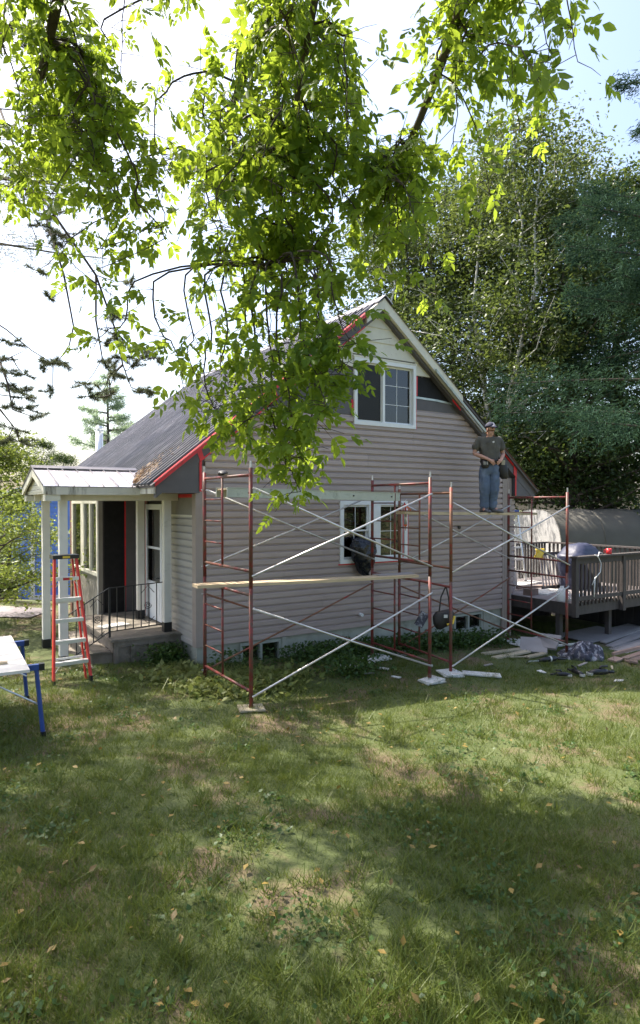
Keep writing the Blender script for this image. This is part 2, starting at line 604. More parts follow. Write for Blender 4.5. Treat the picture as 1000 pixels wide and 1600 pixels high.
# ================================================================== HOUSE
house = thing('house', 'grey vinyl sided house with steep ribbed metal roof and half finished gable', 'house',
              HO, HA)
W = 7.30
CX = 3.60
PEAK = 6.25
SL = 0.80
DEPTH = 8.6
SB = 0.18          # bottom of the siding
EXPO = 0.1143
H = house


def rz(t):
    return PEAK - SL * abs(t - CX)


def rake_x(z, drop):
    """inside limits of the wall at height z, under a line `drop` below the roof line"""
    h = (PEAK - drop - z) / SL
    return max(0.0, CX - h), min(W, CX + h)


UW = (3.02, 4.50, 3.90, 5.13)      # upper window outer
LW = (2.71, 4.29, 1.36, 2.50)      # lower window outer
BL = (0.74, 1.52, -.27, .15)
BR = (5.58, 6.42, -.21, .16)


def cut(x0, x1, z, holes):
    segs = [(x0, x1)]
    for (a, b, c, d) in holes:
        if c <= z <= d:
            out = []
            for s in segs:
                if b <= s[0] or a >= s[1]:
                    out.append(s)
                else:
                    if a > s[0]:
                        out.append((s[0], a))
                    if b < s[1]:
                        out.append((b, s[1]))
            segs = out
    return segs


def wall_bands(z0, z1, holes, y0, y1, lim, name, m, parent):
    zs = sorted({z0, z1, *[h[2] for h in holes if z0 < h[2] < z1], *[h[3] for h in holes if z0 < h[3] < z1], *[z for z in (3.1,) if z0 < z < z1]})
    mb = MB()
    for a, b in zip(zs[:-1], zs[1:]):
        la, lb = lim(a), lim(b)
        for s in cut(min(la[0], lb[0]), max(la[1], lb[1]), (a + b) / 2, holes):
            L0 = max(s[0], la[0]) if s[0] <= max(la[0], lb[0]) else s[0]
            L1 = max(s[0], lb[0]) if s[0] <= max(la[0], lb[0]) else s[0]
            R0 = min(s[1], la[1]) if s[1] >= min(la[1], lb[1]) else s[1]
            R1 = min(s[1], lb[1]) if s[1] >= min(la[1], lb[1]) else s[1]
            mb.prism([(L0, a), (R0, a), (R1, b), (L1, b)], 'y', y0, y1)
    return mb.build(name, m, parent)


# walls behind the siding
holes = [tuple([h[0] + .03, h[1] - .03, h[2] + .03, h[3] - .03]) for h in (UW, LW)]
wall_bands(SB, PEAK - .16, holes, .0, .14, lambda z: rake_x(z, .13), 'gable_wall', 'sheathing', H)
fh = [tuple([h[0] + .03, h[1] - .03, h[2] + .03, h[3] - .03]) for h in (BL, BR)]
found = wall_bands(-1.3, SB, fh, .02, .22, lambda z: (0.0, W), 'foundation', 'foundation', H)
bx('foundation', (.02, .225, -1.3), (.22, DEPTH, SB), 'foundation', H)
bx('foundation', (W - .2, .225, -1.3), (W, DEPTH, SB), 'foundation', H)
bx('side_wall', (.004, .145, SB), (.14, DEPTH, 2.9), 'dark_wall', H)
bx('side_wall', (W - .14, .145, SB), (W - .004, DEPTH, 2.9), 'siding', H)
MB().prism([(.004, SB), (W - .004, SB), (W - .004, 3.1), (CX, PEAK - .16), (.004, 3.1)], 'y', DEPTH, DEPTH + .14).build('rear_wall', 'siding', H)
# floors inside, so the rooms behind the glass are rooms
bx('room_floor', (.15, .23, SB), (W - .15, DEPTH - .02, SB + .06), 'room', H)
bx('room_floor', (.15, .15, 2.72), (W - .15, DEPTH - .02, 2.8), 'room', H)
bx('room_wall', (.2, 2.6, SB + .065), (W - .2, 2.7, 2.715), 'room', H)
bx('room_wall', (.8, 2.6, 2.81), (W - .8, 2.7, 5.0 - .95), 'room', H)
bx('basement_wall', (.3, 1.3, -1.2), (W - .3, 1.4, SB - .01), 'room', H)

# gable siding, course by course: dutch lap profile (out from the wall, up)
PROF = [(0.004, 0.0), (0.035, 0.0), (0.035, 0.070), (0.004, 0.092), (0.004, EXPO)]


def prof_at(z):
    for (o0, a), (o1, b) in zip(PROF[1:], PROF[2:]):
        if a <= z <= b:
            return o0 + (o1 - o0) * (z - a) / max(b - a, 1e-6)
    return PROF[-1][0]


def siding_piece(x0f, x1f, z0, a, b, name, m, parent, frame):
    """a..b inside one course that starts at z0; x limits are functions of z"""
    pts = [(0.001, a), (prof_at(a), a)] + [(o, z) for o, z in PROF[2:-1] if a < z < b] + [(prof_at(b), b), (0.001, b)]
    vs, n = [], len(pts)
    for xf in (x0f, x1f):
        for o, z in pts:
            vs.append(frame(xf(z0 + z), o, z0 + z))
    fs = [tuple(range(n)), tuple(range(2 * n - 1, n - 1, -1))] + [(i, i + n, (i + 1) % n + n, (i + 1) % n) for i in range(n)]
    mb = MB()
    mb.add(vs, fs)
    return mb.build(name, m, parent)


def gable_frame(x, o, z):
    return (x, -o, z)


SID_HOLES = [UW, LW]
z = SB
k = 0
while z < 4.28:
    cuts = sorted({0.0, EXPO, *[round(h[i] - z, 4) for h in SID_HOLES for i in (2, 3) if 0.004 < h[i] - z < EXPO - .004]})
    for a, b in zip(cuts[:-1], cuts[1:]):
        mid = z + (a + b) / 2
        if mid > 4.28:
            continue
        l0, r0 = rake_x(mid, .24)
        l0 = max(l0, .125)
        r0 = min(r0, 6.985)
        for s in cut(l0, r0, mid, SID_HOLES):
            if mid > 4.07 and s[1] < 3.1:
                continue
            lf = (lambda zz: max(rake_x(zz, .24)[0], .125)) if abs(s[0] - l0) < 1e-6 else (lambda zz, v=s[0]: v)
            rf = (lambda zz: min(rake_x(zz, .24)[1], 6.985)) if abs(s[1] - r0) < 1e-6 else (lambda zz, v=s[1]: v)
            ci = round((z - SB) / EXPO) // 2
            brk = [x_ for x_ in ((1.55, 5.15), (3.35,), (2.35, 6.0), (.9, 4.45))[ci % 4] if s[0] + .3 < x_ < s[1] - .3]
            xs_ = [None] + brk + [None]
            for bi_, (xa, xb) in enumerate(zip(xs_[:-1], xs_[1:])):
                f0 = lf if xa is None else (lambda zz, v=xa: v + .0012)
                f1 = rf if xb is None else (lambda zz, v=xb: v - .0012)
                of = .0015 * (bi_ % 2)
                siding_piece(f0, f1, z, a, b, 'siding_board', 'siding', H, lambda x, o, z_, q_=of: (x, -o - q_, z_ + .0012 * math.sin(x * 2.1 + z_ * 3)))
    z += EXPO
# the unfinished strip over the siding: dark sheathing, foil edge and torn tar paper
mb = MB()
lx, _ = rake_x(4.30, .24)
mb.prism([(rake_x(4.08, .24)[0], 4.08), (3.02, 4.08), (3.02, 4.9), (rake_x(4.9, .24)[0], 4.9)], 'y', -.012, -.002)
mb.build('bare_sheathing', 'sheathing', H)
mb = MB()
mb.prism([(4.50, 4.285), (rake_x(4.285, .24)[1], 4.285), (rake_x(4.47, .24)[1], 4.455), (4.50, 4.50)], 'y', -.013, -.002)
mb.build('bare_sheathing', 'sheathing', H)
MB().prism([(4.52, 4.505), (5.1, 4.49), (rake_x(4.46, .24)[1], 4.455), (rake_x(4.49, .24)[1], 4.492), (5.1, 4.53), (4.52, 4.545)], 'y', -.022, -.004).build('foil_edge', 'foil', H)
torn = [(4.52, 4.53)] + [(rake_x(4.49, .24)[1], 4.49), (rake_x(4.93, .24)[1], 4.93)]
tx = np.linspace(rake_x(4.93, .24)[1], 4.52, 14)
torn += [(float(x), 4.945 + .018 * math.sin(i * 2.3) + .012 * math.cos(i * 5.1)) for i, x in enumerate(tx)][1:]
MB().prism(torn, 'y', -.009, -.003).build('tar_paper', 'tar', H)
# old cream boards above
for i, (a, b) in enumerate([(4.95, 5.195), (5.195, 5.465), (5.465, 5.735), (5.735, 5.9), (5.9, PEAK - .28)]):
    for s in cut(rake_x(a, .2)[0], rake_x(a, .2)[1], (a + b) / 2, [(UW[0], UW[1], UW[2], UW[3] + .02)]):
        full = s[0] < 3.0 and s[1] > 4.6
        L = abs(s[0] - rake_x(a, .2)[0]) < 1e-6
        Rr = abs(s[1] - rake_x(a, .2)[1]) < 1e-6
        l0, l1 = (rake_x(a, .2)[0], rake_x(b, .2)[0]) if L else (UW[1] + .005, UW[1] + .005)
        r0, r1 = (rake_x(a, .2)[1], rake_x(b, .2)[1]) if Rr else (UW[0] - .005, UW[0] - .005)
        mb = MB()
        mb.add([(l0, -.034, a), (r0, -.034, a), (r1, -.016, b), (l1, -.016, b), (l0, -.001, a), (r0, -.001, a), (r1, -.001, b), (l1, -.001, b)],
               [(0, 1, 2, 3), (7, 6, 5, 4), (0, 4, 5, 1), (1, 5, 6, 2), (2, 6, 7, 3), (3, 7, 4, 0)])
        mb.build('gable_board', 'cream', H)

# corner boards and the flat board at the right corner
bx('corner_board', (-.042, -.041, SB - .005), (.118, -.0005, 3.05), 'trim_taupe', H)
bx('corner_board', (-.0418, .0005, SB - .005), (-.0005, .11, 2.6), 'trim_taupe', H)
bx('corner_board', (6.99, -.04, -.44), (7.27, -.0005, 3.0), 'trim_taupe', H)
for x in (7.06, 7.13, 7.20):
    bx('corner_flute', (x - .008, -.046, -.4), (x + .008, -.0405, 2.95), 'trim_taupe', H)
# a narrow chase with its own short siding at the deck side
bx('service_chase', (7.31, .10, .45), (7.50, .7, 2.6), 'siding', H)
for i in range(19):
    zz = .5 + i * EXPO
    siding_piece(lambda q: 7.315, lambda q: 7.5, zz, 0, EXPO, 'siding_board', 'siding', H, lambda x, o, z_: (x, .10 - o, z_))
    bx('siding_board', (7.5005, .10, zz), (7.512, .7, zz + EXPO - .012), 'siding', H)

# left side wall: siding near the corner, grey board under the eave
z = SB
while z + EXPO < 2.27:
    siding_piece(lambda q: .112, lambda q: 1.28, z, 0, EXPO, 'siding_board', 'siding_side', H, lambda x, o, z_: (-o, x, z_))
    z += EXPO
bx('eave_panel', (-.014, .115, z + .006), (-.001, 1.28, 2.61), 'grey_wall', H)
bx('eave_panel_edge', (-.02, .115, z - .002), (-.0145, 1.28, z + .03), 'cream', H)
bx('red_strip', (-.022, .12, 2.55), (-.015, .95, 2.605), 'red_tape', H)

# ------------------------------------------------------------------ rake boards with red tape
def rake_strip(side, a, b, lo, hi, y0, y1, name, m):
    """strip under the roof line from t=a to t=b (outwards), lo/hi = drops below the roof line"""
    pts = [(a, rz(a) - hi), (b, rz(b) - hi), (b, rz(b) - lo), (a, rz(a) - lo)]
    return MB().prism(pts, 'y', y0, y1).build(name, m, H)


rake_strip(-1, -.70, CX, .03, .27, -.125, -.005, 'rake_board', 'sheathing')
rake_strip(1, CX + .001, 7.9, .03, .27, -.125, -.005, 'rake_board', 'sheathing')
# left: red tape on the upper edge, and a line where siding meets the board
rake_strip(-1, -.74, CX - .4, -.005, .075, -.20, -.126, 'red_tape', 'red_tape')
rake_strip(-1, .0, CX - .4, .242, .272, -.134, -.126, 'red_tape', 'red_tape')
for t in (.02, .68, 1.34, 2.0, 2.6):
    MB().prism([(t - .02, rz(t - .02) - .25), (t + .045, rz(t + .045) - .25), (t + .0, rz(t) - .07), (t - .07, rz(t - .07) - .07)], 'y', -.132, -.126).build('red_tape', 'red_tape', H)
bx('red_tape', (-.012, -.134, 2.64), (.028, -.1265, 3.12), 'red_tape', H)
# right: white painted rake board above, red tape lower down
rake_strip(1, CX + .001, 5.62, .0, .20, -.20, -.126, 'painted_rake_board', 'cream')
rake_strip(-1, CX - .4, CX, .0, .20, -.20, -.126, 'painted_rake_board', 'cream')
MB().prism([(4.86, rz(4.86) - .22), (6.28, rz(6.28) - .22), (6.28, rz(6.28) - .16), (4.86, rz(4.86) - .16)], 'y', -.24, -.2005).build('trim_channel', 'plank_alu', H)
rake_strip(1, 5.625, 7.2, .04, .105, -.15, -.126, 'red_tape', 'red_tape')
rake_strip(1, 5.625, 6.25, .105, .2, -.15, -.126, 'painted_rake_board', 'cream_stained')
rake_strip(1, 6.3, 7.9, .0, .03, -.2, -.126, 'drip_edge', 'brown_trim')
rake_strip(1, 5.4, 5.62, .255, .30, -.137, -.1265, 'red_tape', 'red_tape')
bx('red_tape', (7.275, -.134, 2.62), (7.315, -.1265, 3.1), 'red_tape', H)
MB().prism([(7.22, rz(7.22) - .27), (7.32, rz(7.32) - .27), (7.32, rz(7.32) - .08), (7.22, rz(7.22) - .08)], 'y', -.139, -.1355).build('red_tape', 'red_tape', H)

# eave boxes (closed soffits)
for (a, b, sgn) in ((-.70, -.001, 1), (7.301, 7.92, -1)):
    inn, outr = (b, a) if sgn > 0 else (a, b)
    MB().prism([(outr, 2.615), (inn, 2.615), (inn, rz(inn) - .28), (outr, max(rz(outr) - .28, 2.63))], 'y', -.118, DEPTH + .1).build('eave_box', 'sheathing', H)
MB().box((-.735, -.115, 2.60), (-.705, .95, 2.755)).build('eave_fascia', 'cream_stained', H)
MB().box((-.735, .955, 2.60), (-.705, DEPTH, 2.74)).build('eave_fascia', 'cream_stained', H)
bx('eave_fascia', (7.925, -.115, 2.60), (7.95, DEPTH, 2.755), 'sheathing', H)

# ------------------------------------------------------------------ roof: deck and ribbed sheets
ALPHA = math.atan(SL)
for s in (-1, 1):
    e = CX + s * 4.36
    MB().prism([(CX, PEAK - .02), (CX, PEAK - .07), (e, rz(e) - .07), (e, rz(e) - .02)], 'y', -.19, DEPTH + .25).build('roof_deck', 'sheathing', H)


def roof_sheet(s, y0, y1):
    nx = Vector((s * math.sin(ALPHA), 0, math.cos(ALPHA)))
    prof = []
    n = 5
    for i in range(n):
        b = y0 + (y1 - y0) * i / n
        prof += [(b, .0), (b + .118, .0), (b + .130, .042), (b + .158, .042), (b + .170, .0)]
    prof.append((y1 - .002, 0))
    vs, fs = [], []
    e = CX + s * 4.40
    for y, h in prof:
        for q in (CX + s * .03, CX + s * 1.5, CX + s * 3, e):
            p = Vector((q, y, rz(q) - .005)) + nx * h
            vs.append(p)
    for i in range(len(prof) - 1):
        for k in range(3):
            fs.append((i * 4 + k, i * 4 + k + 1, i * 4 + 5 + k, i * 4 + 4 + k))
    o = MB().add(vs, fs).build('roof_sheet', 'roof_metal', H)
    return o


ys = np.linspace(-.22, DEPTH + .28, 11)
for s in (-1, 1):
    for a, b in zip(ys[:-1], ys[1:]):
        roof_sheet(s, float(a), float(b))
MB().prism([(CX - .16, PEAK - .105), (CX, PEAK + .035), (CX + .16, PEAK - .105), (CX + .16, PEAK - .085), (CX, PEAK + .055), (CX - .16, PEAK - .085)], 'y', -.24, DEPTH + .3).build('ridge_cap', 'roof_metal', H)
# dry pine needles caught where the porch roof meets the main roof
n = 900
q = np.abs(rng.normal(0, .36, n))
yy = .85 + rng.normal(0, .22, n) + .35 * q
tt = -.78 + q * .75
zz = PEAK - SL * (CX - tt) + .022 + rng.uniform(0, .02, n)
a = rng.uniform(0, 6.28, n)
L = rng.uniform(.03, .08, n)
P0 = np.stack([tt, yy, zz], 1)
dv_ = np.stack([np.cos(a) * L, np.sin(a) * L, rng.normal(0, .02, n) + np.cos(a) * L * SL * .8], 1)
w_ = np.stack([-np.sin(a) * .008, np.cos(a) * .008, np.full(n, .006)], 1)
Vn = np.stack([P0 - w_, P0 + w_, P0 + dv_ + w_ * .5, P0 + dv_ - w_ * .5], 1).reshape(-1, 3)
lit = np_mesh('needle_litter', Vn, np.arange(4 * n).reshape(-1, 4), 'needle_litter', H)
lit['kind'] = 'stuff'

# ------------------------------------------------------------------ windows
def gable_window(name, x0, x1, z0, z1, fw, units, y_out=-.058, red=False):
    """outer frame; units = list of (x0,x1,z0,z1, n_vertical, n_horizontal muntins)"""
    mb = MB()
    mb.box((x0, y_out, z0), (x1, .05, z0 + fw)).box((x0, y_out, z1 - fw), (x1, .05, z1))
    mb.box((x0, y_out, z0 + fw), (x0 + fw, .05, z1 - fw)).box((x1 - fw, y_out, z0 + fw), (x1, .05, z1 - fw))
    us = sorted(units)
    for (a0, a1, *_), (b0, b1, *_) in zip(us[:-1], us[1:]):
        if b0 - a1 > .005:
            mb.box((a1, y_out + .004, z0 + fw), (b0, .05, z1 - fw))
    w = mb.build(name, 'white', H)
    for (a, b, c, d, nv, nh, yg) in units:
        sb = MB()
        sw = .028
        sb.box((a, yg - .016, c), (b, yg + .02, c + sw)).box((a, yg - .016, d - sw), (b, yg + .02, d))
        sb.box((a, yg - .016, c + sw), (a + sw, yg + .02, d - sw)).box((b - sw, yg - .016, c + sw), (b, yg + .02, d - sw))
        sb.build('sash', 'white', w)
        bx('pane', (a + sw, yg, c + sw), (b - sw, yg + .006, d - sw), 'glass_clear' if 'upper' in name else 'glass', w)
        mu = MB()
        for i in range(nv):
            x = a + (b - a) * (i + 1) / (nv + 1)
            mu.box((x - .005, yg - .005, c + sw), (x + .005, yg - .0005, d - sw))
        for i in range(nh):
            zq = c + (d - c) * (i + 1) / (nh + 1)
            mu.box((a + sw, yg - .0056, zq - .005), (b - sw, yg - .0051, zq + .005))
        if nv or nh:
            mu.build('muntin', 'white', w)
    return w


uw = gable_window('upper_window', *UW, .07, [(3.092, 3.675, 3.975, 5.055, 1, 2, .012), (3.73, 4.428, 3.975, 5.055, 1, 2, .03)])
bx('insect_screen', (3.12, -.012, 4.0), (3.655, -.008, 5.03), 'screen', uw).data.materials[0] = glass_mat('screen_mesh', (.66, .66, .66), rough=.6, refl=.25)
mb = MB()
for i in range(42):
    x = 3.12 + i * .031
    mb.box((x, .062 + .012 * math.sin(i * 1.1), 3.98), (x + .031, .068 + .012 * math.sin(i * 1.1), 5.05))
mb.build('drape', 'drape', uw)
mb = MB().box((UW[0] - .02, -.062, UW[3] - .002), (UW[1] + .02, -.0005, UW[3] + .035))
mb.build('head_flashing', 'cream', uw)
bx('red_tape', (UW[1] + .004, -.042, 3.9), (UW[1] + .024, -.0215, 4.50), 'red_tape', uw)
bx('red_tape', (UW[1] + .004, -.04, 4.55), (UW[1] + .05, -.0305, 4.93), 'red_tape', uw)
bx('red_tape', (UW[0] - .05, -.03, 4.07), (UW[0] - .004, -.0215, 4.35), 'red_tape', uw)

lw = gable_window('lower_window', *LW, .075, [
    (2.79, 3.36, 1.94, 2.42, 1, 0, .0), (2.79, 3.36, 1.44, 1.965, 1, 0, .04),
    (3.63, 4.21, 1.44, 2.42, 1, 1, .012)])
bx('red_tape', (LW[1] + .004, -.042, 1.36), (LW[1] + .03, -.0225, 2.45), 'red_tape', lw)
bx('red_tape', (LW[0] - .03, -.044, 1.335), (LW[1] + .03, -.0225, 1.357), 'red_tape', lw)
bx('red_tape', (4.16, -.066, 1.42), (4.18, -.0585, 2.42), 'red_tape', lw)
for (x0, x1, z0, z1) in (BL, BR):
    mb = MB()
    f = .05
    mb.box((x0, -.012, z0), (x1, .1, z0 + f)).box((x0, -.012, z1 - f), (x1, .1, z1)).box((x0, -.012, z0 + f), (x0 + f, .1, z1 - f)).box((x1 - f, -.012, z0 + f), (x1, .1, z1 - f))
    c = (x0 + x1) / 2
    mb.box((c - .022, -.010, z0 + f), (c + .022, .1, z1 - f))
    w = mb.build('basement_window', 'old_paint', H)
    bx('pane', (x0 + f, .05, z0 + f), (c - .022, .055, z1 - f), 'glass', w)
    bx('pane', (c + .022, .05, z0 + f), (x1 - f, .055, z1 - f), 'glass', w)
    bx('sill', (x0 - .05, -.06, z0 - .06), (x1 + .05, .019, z0 - .002), 'foundation', w)
    bx('jamb', (x1 + .002, -.03, z0 - .0), (x1 + .09, .019, z1 + .02), 'foundation', w)
# little wall fittings
MB().tube([(5.68, -.02, 1.96), (5.68, -.06, 1.96)], .035, 10).build('outlet_cover', 'black_plastic', H)
MB().tube([(3.167, -.015, .41), (3.167, -.11, .40)], .03, 10).build('drain_pipe', 'white', H)

# ------------------------------------------------------------------ entrance side: door and sun porch
# storm door on the left wall (faces -x)
d0, d1 = 1.52, 2.42
mb = MB()
ft = .085
mb.box((-.06, d0, .33), (-.02, d1, 1.02)).box((-.06, d0, 2.34), (-.02, d1, 2.44))
mb.box((-.06, d0, 1.02), (-.02, d0 + ft, 2.34)).box((-.06, d1 - ft, 1.02), (-.02, d1, 2.34)).box((-.058, d0 + ft, 1.62), (-.022, d1 - ft, 1.66))
door = mb.build('storm_door', 'door_white', H)
bx('pane', (-.045, d0 + ft, 1.02), (-.04, d1 - ft, 1.62), 'glass', door)
bx('pane', (-.045, d0 + ft, 1.66), (-.04, d1 - ft, 2.34), 'glass', door)
bx('kick_panel', (-.066, d0 + .1, .42), (-.0605, d1 - .1, .9), 'door_white', door)
MB().tube([(-.07, d0 + .06, 1.12), (-.12, d0 + .06, 1.12), (-.12, d0 + .18, 1.12)], .012, 6).build('handle', 'iron', door)
bx('door_frame', (-.03, 1.40, .32), (-.0005, 1.515, 2.55), 'cream', H)
bx('door_frame', (-.03, 2.425, .32), (-.0005, 2.52, 2.55), 'brown_trim', H)
bx('door_frame', (-.03, 1.40, 2.555), (-.0005, 2.52, 2.61), 'cream', H)
bx('red_strip', (-.016, 2.53, .35), (-.001, 2.58, 2.5), 'red_tape', H)
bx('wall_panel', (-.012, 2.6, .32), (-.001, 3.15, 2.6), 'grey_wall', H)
# sun porch: wall towards the camera (dark board) and window wall on the left
SPX, SP0, SP1 = -.73, 3.16, 5.62
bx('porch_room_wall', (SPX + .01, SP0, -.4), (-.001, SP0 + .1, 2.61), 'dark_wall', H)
bx('dark_board', (SPX + .09, SP0 - .014, .33), (-.25, SP0 - .001, 2.6), 'tar', H)
bx('red_strip', (-.25, SP0 - .02, .33), (-.225, SP0 - .001, 2.6), 'red_tape', H)
bx('dark_board', (-.224, SP0 - .016, .33), (-.02, SP0 - .001, 2.6), 'sheathing', H)
bx('porch_corner_board', (SPX - .02, SP0 - .02, -.3), (SPX + .06, SP0 - .001, 2.6), 'grey_wall', H)
bx('conduit', (SPX - .045, SP0 - .03, -.1), (SPX - .021, SP0 - .005, 2.6), 'white_post', H)
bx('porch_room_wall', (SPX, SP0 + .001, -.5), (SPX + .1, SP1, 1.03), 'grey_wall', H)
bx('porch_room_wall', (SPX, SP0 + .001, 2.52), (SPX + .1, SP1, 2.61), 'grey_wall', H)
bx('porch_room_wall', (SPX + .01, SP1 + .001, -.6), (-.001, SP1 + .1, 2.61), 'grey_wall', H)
bx('porch_corner_board', (SPX - .02, SP1 - .10, -.5), (SPX + .1, SP1 + .1, 2.6), 'brown_trim', H)
mb = MB()
mb.box((SPX - .03, 3.24, 1.032), (SPX + .06, 5.5, 1.10)).box((SPX - .03, 3.24, 2.45), (SPX + .06, 5.5, 2.515))
for a, b in ((3.24, 3.30), (3.79, 3.88), (4.35, 4.62), (5.40, 5.5)):
    mb.box((SPX - .028, a, 1.10), (SPX + .058, b, 2.45))
sw = mb.build('sun_porch_window', 'cream', H)
for a, b in ((3.30, 3.79), (3.88, 4.35), (4.62, 5.40)):
    bx('pane', (SPX + .01, a, 1.10), (SPX + .015, b, 2.45), 'glass', sw)

# ------------------------------------------------------------------ porch: slab, posts, roof, railing
gz = hg(-1, 1.5) - .1
mb = MB()
mb.box((-1.14, .68, -.5), (-.015, 3.155, .27))
mb.box((-1.18, .62, .2705), (-.015, 3.155, .31))
slab = mb.build('porch_slab', 'concrete', H)
for (a, b) in ((-1.13, -1.06), (-.86, -.79), (-.58, -.51), (-.30, -.23), (-.09, -.02)):
    bx('panel_rib', (a, .64, -.4), (b, .679, .268), 'concrete', slab)
bx('panel_rib', (-1.13, .645, .18), (-.02, .6785, .266), 'concrete', slab)
st = bx('porch_step', (-1.46, .70, -.5), (-1.145, 2.6, .11), 'concrete', H)
bx('step_nosing', (-1.50, .66, .1105), (-1.185, 2.64, .135), 'concrete', st)
pad = bx('entrance_pad', (-2.35, .45, -.6), (-1.47, 3.1, -.045), 'concrete', H)
for (x, y, zb) in ((-.2, .85, .31), (-1.84, .85, -.045), (-1.84, 2.3, -.045), (-.2, 2.3, .31)):
    po = bx('porch_post', (x - .06, y - .06, zb + .16), (x + .06, y + .06, 2.50), 'white_post', H)
    bx('post_base', (x - .065, y - .065, zb), (x + .065, y + .065, zb + .159), 'black_plastic', po)
pr_y0, pr_y1, pr_x0 = .58, 2.57, -2.15
ridge_y = (pr_y0 + pr_y1) / 2
EZ, RZ = 2.715, 3.02
bx('porch_beam', (-2.02, .76, 2.50), (-.03, .94, 2.63), 'cream', H)
bx('porch_beam', (-2.02, 2.21, 2.50), (-.03, 2.39, 2.63), 'cream', H)
bx('porch_beam', (-1.93, .945, 2.50), (-1.75, 2.205, 2.63), 'cream', H)
bx('porch_ceiling', (-2.1, .62, 2.632), (-.74, 2.53, 2.65), 'cream', H)
pr = MB()
pr.prism([(pr_y0, EZ), (ridge_y, RZ), (pr_y1, EZ), (pr_y1, EZ - .03), (ridge_y, RZ - .04), (pr_y0, EZ - .03)], 'x', pr_x0, -.55)
proof = pr.build('porch_roof', 'sheathing', H)
xs = np.linspace(pr_x0 - .02, -.42, 9)
for s in (0, 1):
    ye = pr_y0 - .03 if s == 0 else pr_y1 + .03
    ze = EZ - .009
    for a, b in zip(xs[:-1], xs[1:]):
        mb = MB()
        mb.add([(a + .002, ye, ze + .006), (b - .002, ye, ze + .006), (b - .002, ridge_y, RZ + .006), (a + .002, ridge_y, RZ + .006),
                (a + .002, ye, ze), (b - .002, ye, ze), (b - .002, ridge_y, RZ), (a + .002, ridge_y, RZ)],
               [(0, 1, 2, 3), (7, 6, 5, 4), (0, 4, 5, 1), (1, 5, 6, 2), (2, 6, 7, 3), (3, 7, 4, 0)])
        mb.build('roof_panel', 'porch_metal', proof)
        mb = MB()
        mb.bar((a, ye, ze + .018), (a, ridge_y, RZ + .018), .012, .024)
        mb.build('seam', 'roof_metal', proof)
MB().prism([(ridge_y - .1, RZ - .012), (ridge_y, RZ + .035), (ridge_y + .1, RZ - .012), (ridge_y + .1, RZ + .004), (ridge_y, RZ + .05), (ridge_y - .1, RZ + .004)], 'x', pr_x0 - .03, -.5).build('ridge_cap', 'roof_metal', proof)
bx('fascia', (pr_x0 + .02, pr_y0 - .02, 2.585), (-.71, pr_y0 + .005, 2.70), 'cream_stained', proof)
bx('fascia', (pr_x0 + .02, pr_y1 - .005, 2.585), (-.74, pr_y1 + .02, 2.70), 'cream_stained', proof)
# gable end of the porch: barge boards and small boards inside
for sgn, ye in ((1, pr_y0), (-1, pr_y1)):
    MB().prism([(ye - sgn * .025, EZ - .12), (ye - sgn * .025, EZ - .015), (ridge_y, RZ - .015), (ridge_y, RZ - .13)], 'x', pr_x0 - .015, pr_x0 + .015).build('barge_board', 'cream', proof)
    bx('eave_return', (pr_x0 + .0155, min(ye, ye + sgn * .2), 2.49), (pr_x0 + .23, max(ye, ye + sgn * .2), 2.584), 'cream', proof)
for i in range(4):
    za = 2.60 + i * .075
    hw_ = (RZ - .05 - za) / (RZ - EZ) * (ridge_y - pr_y0)
    hw2 = (RZ - .05 - za - .07) / (RZ - EZ) * (ridge_y - pr_y0)
    hw_, hw2 = min(hw_, .95), min(max(hw2, .01), .95)
    MB().prism([(ridge_y - hw_, za), (ridge_y + hw_, za), (ridge_y + hw2, za + .07), (ridge_y - hw2, za + .07)], 'x', pr_x0 + .06, pr_x0 + .08).build('gable_board', 'cream', proof)
# railing
ry = .86
mb = MB()
mb.bar((-.27, ry, 1.14), (-1.15, ry, 1.10), .022, .014)
mb.bar((-1.15, ry, 1.10), (-1.78, ry, .72), .022, .014)
rail = mb.build('railing', 'iron', H)
mb = MB().bar((-.27, ry, .44), (-1.15, ry, .40), .018, .014).bar((-1.15, ry, .40), (-1.78, ry, .02), .018, .014)
mb.build('bottom_rail', 'iron', rail)
for i in range(7):
    x = -.37 - i * .13
    z0_, z1_ = .44 - .04 * (-x - .27) / .88, 1.14 - .04 * (-x - .27) / .88
    bx('baluster', (x - .007, ry - .007, z0_), (x + .007, ry + .007, z1_), 'iron', rail)
for i in range(4):
    x = -1.26 - i * .13
    zo = -(-x - 1.15) * .38 / .63
    bx('baluster', (x - .007, ry - .007, .40 + zo), (x + .007, ry + .007, 1.10 + zo), 'iron', rail)
bx('rail_post', (-1.155, ry - .015, .31), (-1.125, ry + .015, 1.10), 'iron', rail)
bx('rail_post', (-1.795, ry - .015, -.045), (-1.765, ry + .015, .72), 'iron', rail)
for x, zc in ((-.52, .78), (-1.33, .62)):
    pts = []
    for i in range(22):
        a_ = i / 21 * 4 * math.pi
        r_ = .012 + .055 * i / 21
        pts.append((x + r_ * math.cos(a_), ry, zc + r_ * math.sin(a_)))
    MB().tube(pts, .006, 5).build('scroll', 'iron', rail)
    MB().tube([(x - .11, ry, zc + .2), (x, ry, zc + .32), (x + .11, ry, zc + .2)], .006, 5).build('scroll', 'iron', rail)
    MB().tube([(x - .11, ry, zc - .2), (x, ry, zc - .3), (x + .11, ry, zc - .2)], .006, 5).build('scroll', 'iron', rail)
# papers left on the porch
pp = MB()
pp.box((0, 0, 0), (.5, .28, .012), Matrix.Rotation(.3, 4, 'Z'))
o = pp.build('folded_sheet', 'white_board')
o.location = hw(-1.02, 1.62, .312)
o.rotation_euler = (0, 0, HA)
tag(o, 'white sheet of card lying on the porch slab behind the railing', 'sheet')

